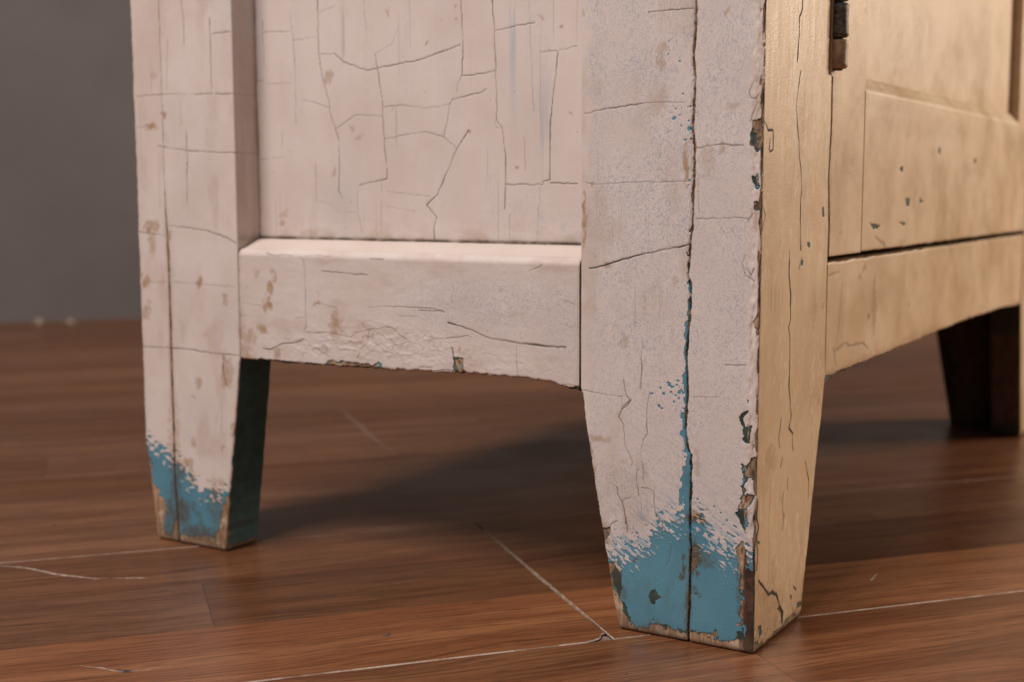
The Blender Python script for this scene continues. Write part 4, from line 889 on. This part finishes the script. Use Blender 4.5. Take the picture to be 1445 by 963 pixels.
def front_field(kind):
    """cream boards of the front; (x, z) are world coordinates. kind tells which arrays carry them"""
    def f(A, B, T, face):
        Xa, Z = (A, T) if kind in ('stile', 'panel') else (T, A)
        one = np.ones_like(Xa)
        crack = crack_field(Xa, Z, CRACKS['front'], 1.6)
        crack = np.where((face == 0) | (face > 3), crack, 0)
        stain = np.where((face == 0) | (face > 3), stain_field(Xa, Z, STAINS['front']), 0)
        top, blue, teal = BIG * one, -1 * one, BIG * one
        for pg in FRONT_TEAL:
            s = poly_sdf(Xa, Z, pg) + 0.9 * fbm(Xa / 3, Z / 2.5, 561, 2) + 0.6 * fbm(Xa, Z, 562, 2)
            top = np.minimum(top, -s)
        low = 0.2 * fbm(Xa / 30, Z / 30, 563, 3)
        grime_shade = 0 * one
        ochre = 0.16 * sst(-.1, .6, fbm(Xa / 40, Z / 25, 565, 3))
        stain = np.maximum(stain, 0.10 * sst(.1, .6, fbm(Xa / 22, Z / 30, 567, 3)))
        if kind == 'apron':
            e = Z - 131
            n = fbm(Xa / 8, Z / 3, 569, 3)
            top = np.minimum(top, e - .4 + 2.0 * n)
            top = np.where(face == 1, -1, top)
            stain = np.maximum(stain, 0.55 * np.exp(-np.maximum(e, 0) / 4) * sst(-.3, .4, n))
            grime_shade = np.maximum(grime_shade, 0.6 * np.exp(-np.maximum(e, 0) / 1.5))
            grime_shade = np.maximum(grime_shade, 0.9 * np.exp(-np.abs(Z - 196.5) / 1.0))
            grime_shade = np.maximum(grime_shade, 0.8 * np.exp(-np.abs(Xa - 104.5) / 1.2))
        if kind == 'rail':
            grime_shade = np.maximum(grime_shade, 0.85 * np.exp(-np.maximum(Z - 198.5, 0) / 1.1))
        if kind == 'stile':
            grime_shade = np.maximum(grime_shade, 0.85 * np.exp(-np.maximum(Z - 198.5, 0) / 1.1))
            grime_shade = np.maximum(grime_shade, 0.8 * np.exp(-np.abs(Xa - 104.5) / 0.9))
        if kind == 'panel':
            pale = sst(296, 316, Z - 10 * fbm(Xa / 25, Z / 40, 571, 3))
            ochre = ochre * (1 - pale)
            stain = stain * (1 - .6 * pale)
            grime_shade = np.maximum(grime_shade, 0.5 * np.exp(-np.maximum(Z - 302, 0) / 1.2))
        pale_ = 0 * one
        if kind == 'panel':
            pale_ = sst(-.15, .5, (Z - 318) / 26 + 1.5 * fbm(Xa / 30, Z / 35, 573, 4)) * 0.8  # glossy highlight of the upper panel painted as paler cream
        elif kind == 'rail':
            pale_ = 0.9 * np.exp(-np.maximum(297 - Z, 0) / 4.0) * sst(-.15, .3, fbm(Xa / 16, Z / 6, 575, 3)) + 0.5 * sst(.15, .6, fbm(Xa / 60, Z / 30, 577, 3))  # broken highlight painted along the top arris, plus pale patches
        elif kind == 'stile':
            pale_ = 0.45 * sst(.05, .5, fbm(Xa / 14, Z / 25, 579, 3))
        else:
            pale_ = 0.40 * sst(.05, .6, fbm(Xa / 40, Z / 30, 581, 3))
        D = relief(top, teal, teal, crack, low) + 0.1
        D = np.where((face == 0) | (face > 3), D, -0.2)
        return D, (top, blue, teal, one), (crack, np.clip(stain, 0, 1), 0 * one, 0 * one), (0 * one, np.clip(grime_shade, 0, 1), np.clip(ochre, 0, 1), np.clip(pale_, 0, 1))
    return f


def plain_field(pink):
    def f(A, B, T, face):
        one = np.ones_like(A)
        return 0 * one, (BIG * one, BIG * one, BIG * one, (0 if pink else 1) * one), (0 * one,) * 4, (0 * one,) * 4
    return f


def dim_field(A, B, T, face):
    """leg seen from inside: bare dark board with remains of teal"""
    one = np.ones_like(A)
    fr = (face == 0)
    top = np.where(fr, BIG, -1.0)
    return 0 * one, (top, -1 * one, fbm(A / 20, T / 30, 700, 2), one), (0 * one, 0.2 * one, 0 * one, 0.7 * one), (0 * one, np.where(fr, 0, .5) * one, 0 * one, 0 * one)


FRONT_TEAL = CHIPS['front_teal']
FLAKE = CHIPS['flake'][0]

# ------------------------------------------------------------------ the setting: floor and wall
TH = math.radians(39.9)
PQ = lambda p, q: (p * math.cos(TH) + q * math.sin(TH), -p * math.sin(TH) + q * math.cos(TH))
ROW_W, ROW_Q0, PL, BASE = 257.0, 46.0, 1285.0, -58.0
FP0, FP1 = -3300.0, 4200.0
WALL_Q = 1978.0

fl_me = bpy.data.meshes.new('floor')
cs = [PQ(a, b) for a, b in ((FP0, -1500), (FP1, -1500), (FP1, WALL_Q + 60), (FP0, WALL_Q + 60))]
fl_me.from_pydata([(x * .001, y * .001, z) for z in (-0.0095, -0.03) for x, y in cs], [],
                  [(0, 1, 2, 3), (7, 6, 5, 4), (4, 5, 1, 0), (5, 6, 2, 1), (6, 7, 3, 2), (7, 4, 0, 3)])
floor = link('floor', fl_me, M_SUB)
tag(floor, kind='structure')


def plank_mesh(w, cut=None, edge=None):
    """plank lying along local x, 0..PL by 0..w, worn bevelled edges"""
    g, bv, th = 0.25, 0.75, 9.0
    x0, x1, y0, y1 = g, w - 0 - g, g, 0
    L = PL
    poly = [(g, g), (L - g, g), (L - g, ROW_W - g), (g, ROW_W - g)]
    if cut:
        poly = [(g, g), (L - 15.2, g), (L - 10.0, 1.8), (L - 5.5, 4.0), (L - 2.6, 9.6), (L - g, 10.4), (L - g, ROW_W - g), (g, ROW_W - g)]
    n = len(poly)
    ins = []
    for i in range(n):
        p0, p1, p2 = Vector(poly[i - 1]), Vector(poly[i]), Vector(poly[(i + 1) % n])
        d1, d2 = (p1 - p0).normalized(), (p2 - p1).normalized()
        n1, n2 = Vector((-d1.y, d1.x)), Vector((-d2.y, d2.x))
        b = (n1 + n2).normalized()
        ins.append(p1 + b * (bv / max(0.5, b.dot(n1))))
    v = [(x * .001, y * .001, 0) for x, y in ins] + [(x * .001, y * .001, -bv * .7 * .001) for x, y in poly] + [(x * .001, y * .001, -th * .001) for x, y in poly]
    f = [tuple(range(n))]
    mi = [0]
    for i in range(n):
        j = (i + 1) % n
        f.append((i, n + i, n + j, j)); mi.append(1)
        f.append((n + i, 2 * n + i, 2 * n + j, n + j)); mi.append(2)
    me = bpy.data.meshes.new('plank')
    me.from_pydata(v, [], f)
    for mm in (M_FLOOR, edge or M_EDGE, M_SUB):
        me.materials.append(mm)
    me.polygons.foreach_set('material_index', mi)
    me.update()
    return me


pm_mid = plank_mesh(ROW_W, False, M_EDGE3)
pm, pm_cut, pm_far = plank_mesh(ROW_W), plank_mesh(ROW_W, True), plank_mesh(ROW_W, False, M_EDGE2)
for row in range(-6, 8):
    q0 = ROW_Q0 + row * ROW_W
    offs = BASE if row % 2 == 0 else BASE + PL * 0.47
    for c in range(-3, 4):
        p0 = offs + c * PL
        if p0 + PL < FP0 or p0 > FP1 or q0 > WALL_Q:
            continue
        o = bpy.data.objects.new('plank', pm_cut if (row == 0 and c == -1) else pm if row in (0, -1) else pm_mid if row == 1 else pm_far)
        COL.objects.link(o)
        o.parent = floor
        x, y = PQ(p0, q0)
        o.location = (x * .001, y * .001, 0)
        o.rotation_euler.z = -TH


def ribbon(name, pts, w, seed, mat=None):
    rnd = random.Random(seed)
    pts = rough_line(pts, 3.0, 0.35, seed)
    v, f = [], []
    for i, p in enumerate(pts):
        a, b = pts[max(i - 1, 0)], pts[min(i + 1, len(pts) - 1)]
        L = math.hypot(b[0] - a[0], b[1] - a[1]) + 1e-6
        nx, ny = -(b[1] - a[1]) / L, (b[0] - a[0]) / L
        t = i / max(1, len(pts) - 1)
        ww = w * (0.5 + rnd.random() * 0.55) * min(1, 4 * t + .15, 4 * (1 - t) + .15)
        for s_, z_ in ((-1, .02), (0, .12), (1, .02)):
            v.append(((p[0] + nx * ww * s_) * .001, (p[1] + ny * ww * s_) * .001, z_ * .001))
        if i:
            k0 = 3 * i
            f += [(k0 - 3, k0, k0 + 1, k0 - 2), (k0 - 2, k0 + 1, k0 + 2, k0 - 1)]
    me = bpy.data.meshes.new(name)
    me.from_pydata(v, [], f)
    return link(name, me, mat or M_PALE, floor)


FLOOR_MARKS['scratch'].append([(-9.0, 80.0), (30.0, 127.0), (90.0, 198.5), (148.0, 267.5)])
for i, s in enumerate(FLOOR_MARKS['scratch']):
    ribbon('scratch', s, (1.3, .8, .6, 1.6, .7, 1.35)[i], 40 + i, M_DUST if i in (3, 5) else M_PALE)


def flat_chip(poly, mat, name):
    n = len(poly)
    cx_, cy_ = sum(p[0] for p in poly) / n, sum(p[1] for p in poly) / n
    v = [(x * .001, y * .001, 0.00002) for x, y in poly] + [(cx_ * .001, cy_ * .001, 0.00016)]
    me = bpy.data.meshes.new(name)
    me.from_pydata(v, [], [(i, (i + 1) % n, n) for i in range(n)])
    return link(name, me, mat, floor)


fc = flat_chip([(-8, 86), (-12, 66), (-34, 80), (-20, 92)], M_DUST, 'filler')
fc.location.z = -0.0016
flat_chip(FLOOR_MARKS['chip'][1], M_SUB, 'gouge')
flat_chip(FLOOR_MARKS['chip'][2], M_SUB, 'gouge')
for (x, y), r_ in zip(FLOOR_MARKS['dot'], (1.1, 1.6)):
    flat_chip([(x + r_ * math.cos(a) * (1 + .3 * math.sin(3 * a)), y + r_ * .7 * math.sin(a)) for a in np.linspace(0, 6.28, 9)[:-1]], M_SUB, 'gouge')

w_me = bpy.data.meshes.new('wall')
cs = [PQ(a, b) for a, b in ((FP0, WALL_Q), (FP1, WALL_Q), (FP1, WALL_Q + 120), (FP0, WALL_Q + 120))]
w_me.from_pydata([(x * .001, y * .001, z) for z in (-0.02, 2.6) for x, y in cs], [],
                 [(3, 2, 1, 0), (4, 5, 6, 7), (0, 1, 5, 4), (1, 2, 6, 5), (2, 3, 7, 6), (3, 0, 4, 7)])
tag(link('wall', w_me, M_WALL), kind='structure')

# ------------------------------------------------------------------ the cabinet
cab = empty('cabinet')
tag(cab, 'old cabinet with cracked pinkish white and cream paint over worn blue tapered legs', 'cabinet')
TOPZ, W, DEP = 800.0, 770.0, 440.0
VD = 0.42


def noisecurve(z, amp, ln, seed):
    return amp * fbm(z / ln, 0 * z + .5, seed, 3)


# corner post, side half
z = rows(0.4, 352, VD, TOPZ)
inner = np.interp(z, [0, 60, 110, 127, 129.5, 131], [77.4, 89.0, 97.6, 100.0, 101.0, 101.3]) + noisecurve(z, 0.8, 9, 11) * (z < 128)
jn = curve_at(JOINT['near'], z)
board('side_stile', cab, z, jn + 0.40 + noisecurve(z, .45, 3, 12), inner, 0, 30, 1.1, (4, int(66 / VD), 6), (1, 0, 2), side_field('near'), foot=3.2)
# corner post, front half
wid = np.interp(z, [0, 128, 131], [71.0, 102.6, 103.0]) + noisecurve(z, 0.6, 10, 13) * (z < 128)
wid = np.where(z > 131, curve_at(JOINT['gap'], z) - 0.5 + noisecurve(z, .3, 5, 14), wid)
wid = np.where((z > 299) & (z < 378), 96.8 + noisecurve(z, .6, 3, 15), wid)
board('front_stile', cab, z, 0, wid, 0, jn - 0.35 + noisecurve(z, .4, 4, 16), 1.0, (int(36 / VD), int(104 / 0.55), 6, 2, 5), (0, 1, 2), corner_field, foot=3.2)
# back corner of the side
z2 = rows(0.4, 376, 0.6, TOPZ)
inr = np.interp(z2, [0, 60, 120, 129, 131], [367.7, 359.5, 351.5, 350.2, 349.8]) + noisecurve(z2, 0.6, 9, 17) * (z2 < 128)
jr = curve_at(JOINT['rear'], z2)
opn = sst(255, 215, z2)
board('side_stile', cab, z2, inr, jr - 0.02 - 0.08 * opn, 0, 30, (1.3, 0.03 + 0.35 * opn), (int(30 / .6), int(62 / .6), 4), (1, 0, 2), side_field('rear'), foot=3.0)
out = np.interp(z2, [0, 30, 70, 400], [431.4, 435.5, 439.8, 440]) + noisecurve(z2, 0.9, 8, 18)
board('back_stile', cab, z2, jr + 0.02 + 0.08 * opn, out, 0, 60, (0.03 + 0.35 * opn, 1.6), (4, int(28 / .55), 8), (1, 0, 2), side_field('back'), foot=3.0)

# bottom rail of the side
ty = np.linspace(101.9, 349.2, int(247 / 0.45))
lo = np.interp(ty, [101, 108, 120, 137, 184, 260, 302, 344, 350], [128.8, 129.0, 131.6, 132.8, 132.3, 130.2, 129.6, 129.3, 129.4]) + noisecurve(ty, 0.9, 6, 19) + noisecurve(ty, .5, 2, 20)


def rail_post(co, face):
    x, zz = co[..., 0], co[..., 2]
    tp = (face == 2) | (face == 5) | ((face == 3) & (zz > 165))
    co[..., 2] = np.where(tp, zz + sst(0.0, 22.0, x) * 6.5, zz)
    return co


board('side_rail', cab, ty, lo, 199.8, 0, 24, (2.0, 4.2), (12, int(66 / .42), 40, 2, 12), (2, 0, 1), rail_field, post=rail_post)
# recessed side panel
z3 = rows(202, 372, 0.55, TOPZ - 30, 4)
board('side_panel', cab, z3, 96, 350.6, 22, 28, 0.3, (2, int(254 / .55), 2, 2, 2), (1, 0, 2), panel_field)

# front apron
tx = np.linspace(104.9, 667, 520)
lo = np.interp(tx, [104, 108, 116, 135, 163, 310, 460, 600, 655, 668], [124.5, 125.5, 128.6, 129.8, 130.6, 132.6, 134.5, 133.0, 130.5, 129]) + noisecurve(tx, 1.2, 10, 21)
board('front_apron', cab, tx, lo, 195.6 + noisecurve(tx, .7, 14, 22), 1.0, 24, 1.4, (8, 110, 8, 2, 4), (2, 1, 0), front_field('apron'))

# door: recessed panel with its frame
z4 = rows(290, 420, 0.9, 690, 4)
door = board('door', cab, z4, 150, 635, 8.5, 16, 0.3, (2, 420, 2, 2, 2), (0, 1, 2), front_field('panel'))
z5 = rows(199.0, 420, 0.7, 740, 4)
gx = np.where(z5 < 299, curve_at(JOINT['gap'], z5) + 0.9, np.where(z5 < 378, 100.5, 104.0)) + noisecurve(z5, .35, 4, 23)
board('door_stile', door, z5, gx, 164.2, 0.2, 20, 0.9, (6, 90, 4, 2, 4), (0, 1, 2), front_field('stile'))
board('door_stile', door, rows(198.8, 420, 1.6, 740, 4), 621, 666, 0.2, 20, 2.0, (8, 50, 4, 2, 6), (0, 1, 2), front_field('stile'))


def drail_post(co, face):
    y, zz = co[..., 1], co[..., 2]
    tp = (face == 2) | (face == 5)
    co[..., 2] = np.where(tp, zz + sst(0.5, 9.0, y) * 7.5, zz)
    return co


tx = np.linspace(164.6, 620.6, 480)
board('door_rail', door, tx, 199.2 + noisecurve(tx, .6, 12, 24), 296.8, 0.2, 14, (1.2, 3.0), (6, 120, 20, 2, 8), (2, 1, 0), front_field('rail'), post=drail_post)
tx = np.linspace(164.6, 620.6, 40)
board('door_rail', door, tx, 670, 739, 0.2, 14, 1.2, (4, 16, 4), (2, 1, 0), plain_field(False))

# hinge: barrel of knuckles standing in its mortise
hinge = link('hinge', box_mesh('hinge', 97.6, 100.2, 8, 20, 302, 376), M_IRON, cab)


def knuckle(z0, z1, r, mat, name, seed):
    n, rr = 28, [(z0, r * .80), (z0 + .9, r), (z0 + 2.5, r * 1.01), ((z0 + z1) / 2, r * .985), (z1 - 2.5, r * 1.01), (z1 - .9, r), (z1, r * .80)]
    v, f = [], []
    for i, (zz, q) in enumerate(rr):
        for j in range(n):
            a = 2 * math.pi * j / n
            w_ = q * (1 + 0.025 * math.sin(3 * a + seed + i))
            v.append(((105.6 + w_ * math.cos(a)) * .001, (-2.2 + w_ * math.sin(a)) * .001, zz * .001))
        if i:
            f += [((i - 1) * n + j, (i - 1) * n + (j + 1) % n, i * n + (j + 1) % n, i * n + j) for j in range(n)]
    f += [tuple(range(n))[::-1], tuple(len(v) - n + j for j in range(n))]
    me = bpy.data.meshes.new(name)
    me.from_pydata(v, [], f)
    me.polygons.foreach_set('use_smooth', [True] * (len(f) - 2) + [False] * 2)
    return link(name, me, mat, hinge)


M_KN = simple('old_cream_on_iron', (0.20, 0.125, 0.075), (0.44, 0.30, 0.185), 160, 0.5)
knuckle(301.6, 376.2, 2.6, M_IRON, 'pin', 1.0)
for z0, z1, mt in ((302.6, 318.2, M_KN), (319.4, 337.8, M_IRON), (339.0, 357.1, M_KN), (358.3, 375, M_IRON)):
    knuckle(z0, z1, 5.0, mt, 'knuckle', z0)

# the rest of the carcass
zc = rows(0.4, 300, 4, TOPZ)
wr = np.interp(zc, [0, 128, 131], [694, 667.5, 667])
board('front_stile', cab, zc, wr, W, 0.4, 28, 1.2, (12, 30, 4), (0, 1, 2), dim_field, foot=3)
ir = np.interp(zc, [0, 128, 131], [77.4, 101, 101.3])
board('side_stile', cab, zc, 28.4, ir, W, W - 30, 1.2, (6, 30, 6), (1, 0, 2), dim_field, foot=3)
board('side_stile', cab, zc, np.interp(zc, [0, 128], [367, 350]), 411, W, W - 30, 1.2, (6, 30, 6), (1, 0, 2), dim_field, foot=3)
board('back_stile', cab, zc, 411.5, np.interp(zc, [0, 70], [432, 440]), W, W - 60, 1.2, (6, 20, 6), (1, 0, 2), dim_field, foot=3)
link('side_rail', box_mesh('side_rail', W - 24, W - 0.5, 101.6, 349.4, 130, 199, 1.5), M_IN, cab)
link('side_panel', box_mesh('side_panel', W - 28, W - 22, 98, 352, 199.5, TOPZ - 30), M_IN, cab)
link('bottom_board', box_mesh('bottom_board', 30.5, W - 30.5, 29, 411, 172, 190), M_IN, cab)
link('back_board', box_mesh('back_board', 60.5, W - 60.5, 428, 436, 134, TOPZ - 1), M_IN, cab)
link('top_rail', box_mesh('top_rail', 103.6, 666.6, 1, 24, 741.5, TOPZ - 0.5, 1.0), simple('cream_paint', (0.5, 0.33, 0.17), (0.6, 0.43, 0.25), 30, 0.4), cab)
link('top_board', box_mesh('top_board', -18, W + 18, -18, 452, TOPZ + .3, TOPZ + 24, 4), bpy.data.materials['cream_paint'], cab)


# ------------------------------------------------------------------ crumbs by the wall
def crumb(name, x, y, r, seed, label):
    import bmesh
    rnd = random.Random(seed)
    bm = bmesh.new()
    bmesh.ops.create_icosphere(bm, subdivisions=2, radius=r * .001)
    for v in bm.verts:
        v.co *= 0.75 + 0.5 * rnd.random()
        v.co.z = max(v.co.z * 0.7, -r * .0004)
    me = bpy.data.meshes.new(name)
    bm.to_mesh(me)
    bm.free()
    o = link(name, me, M_CRUMB if seed % 2 else M_PALE)
    o.location = (x * .001, y * .001, r * .0004)
    tag(o, label, 'debris')
    return o


crumb('plaster_crumb', 930, 1742, 8, 1, 'pale crumb of plaster on the floor against the grey wall')
crumb('plaster_crumb', 952, 1682, 8, 2, 'dull tan crumb between the pale crumb and the cabinet')
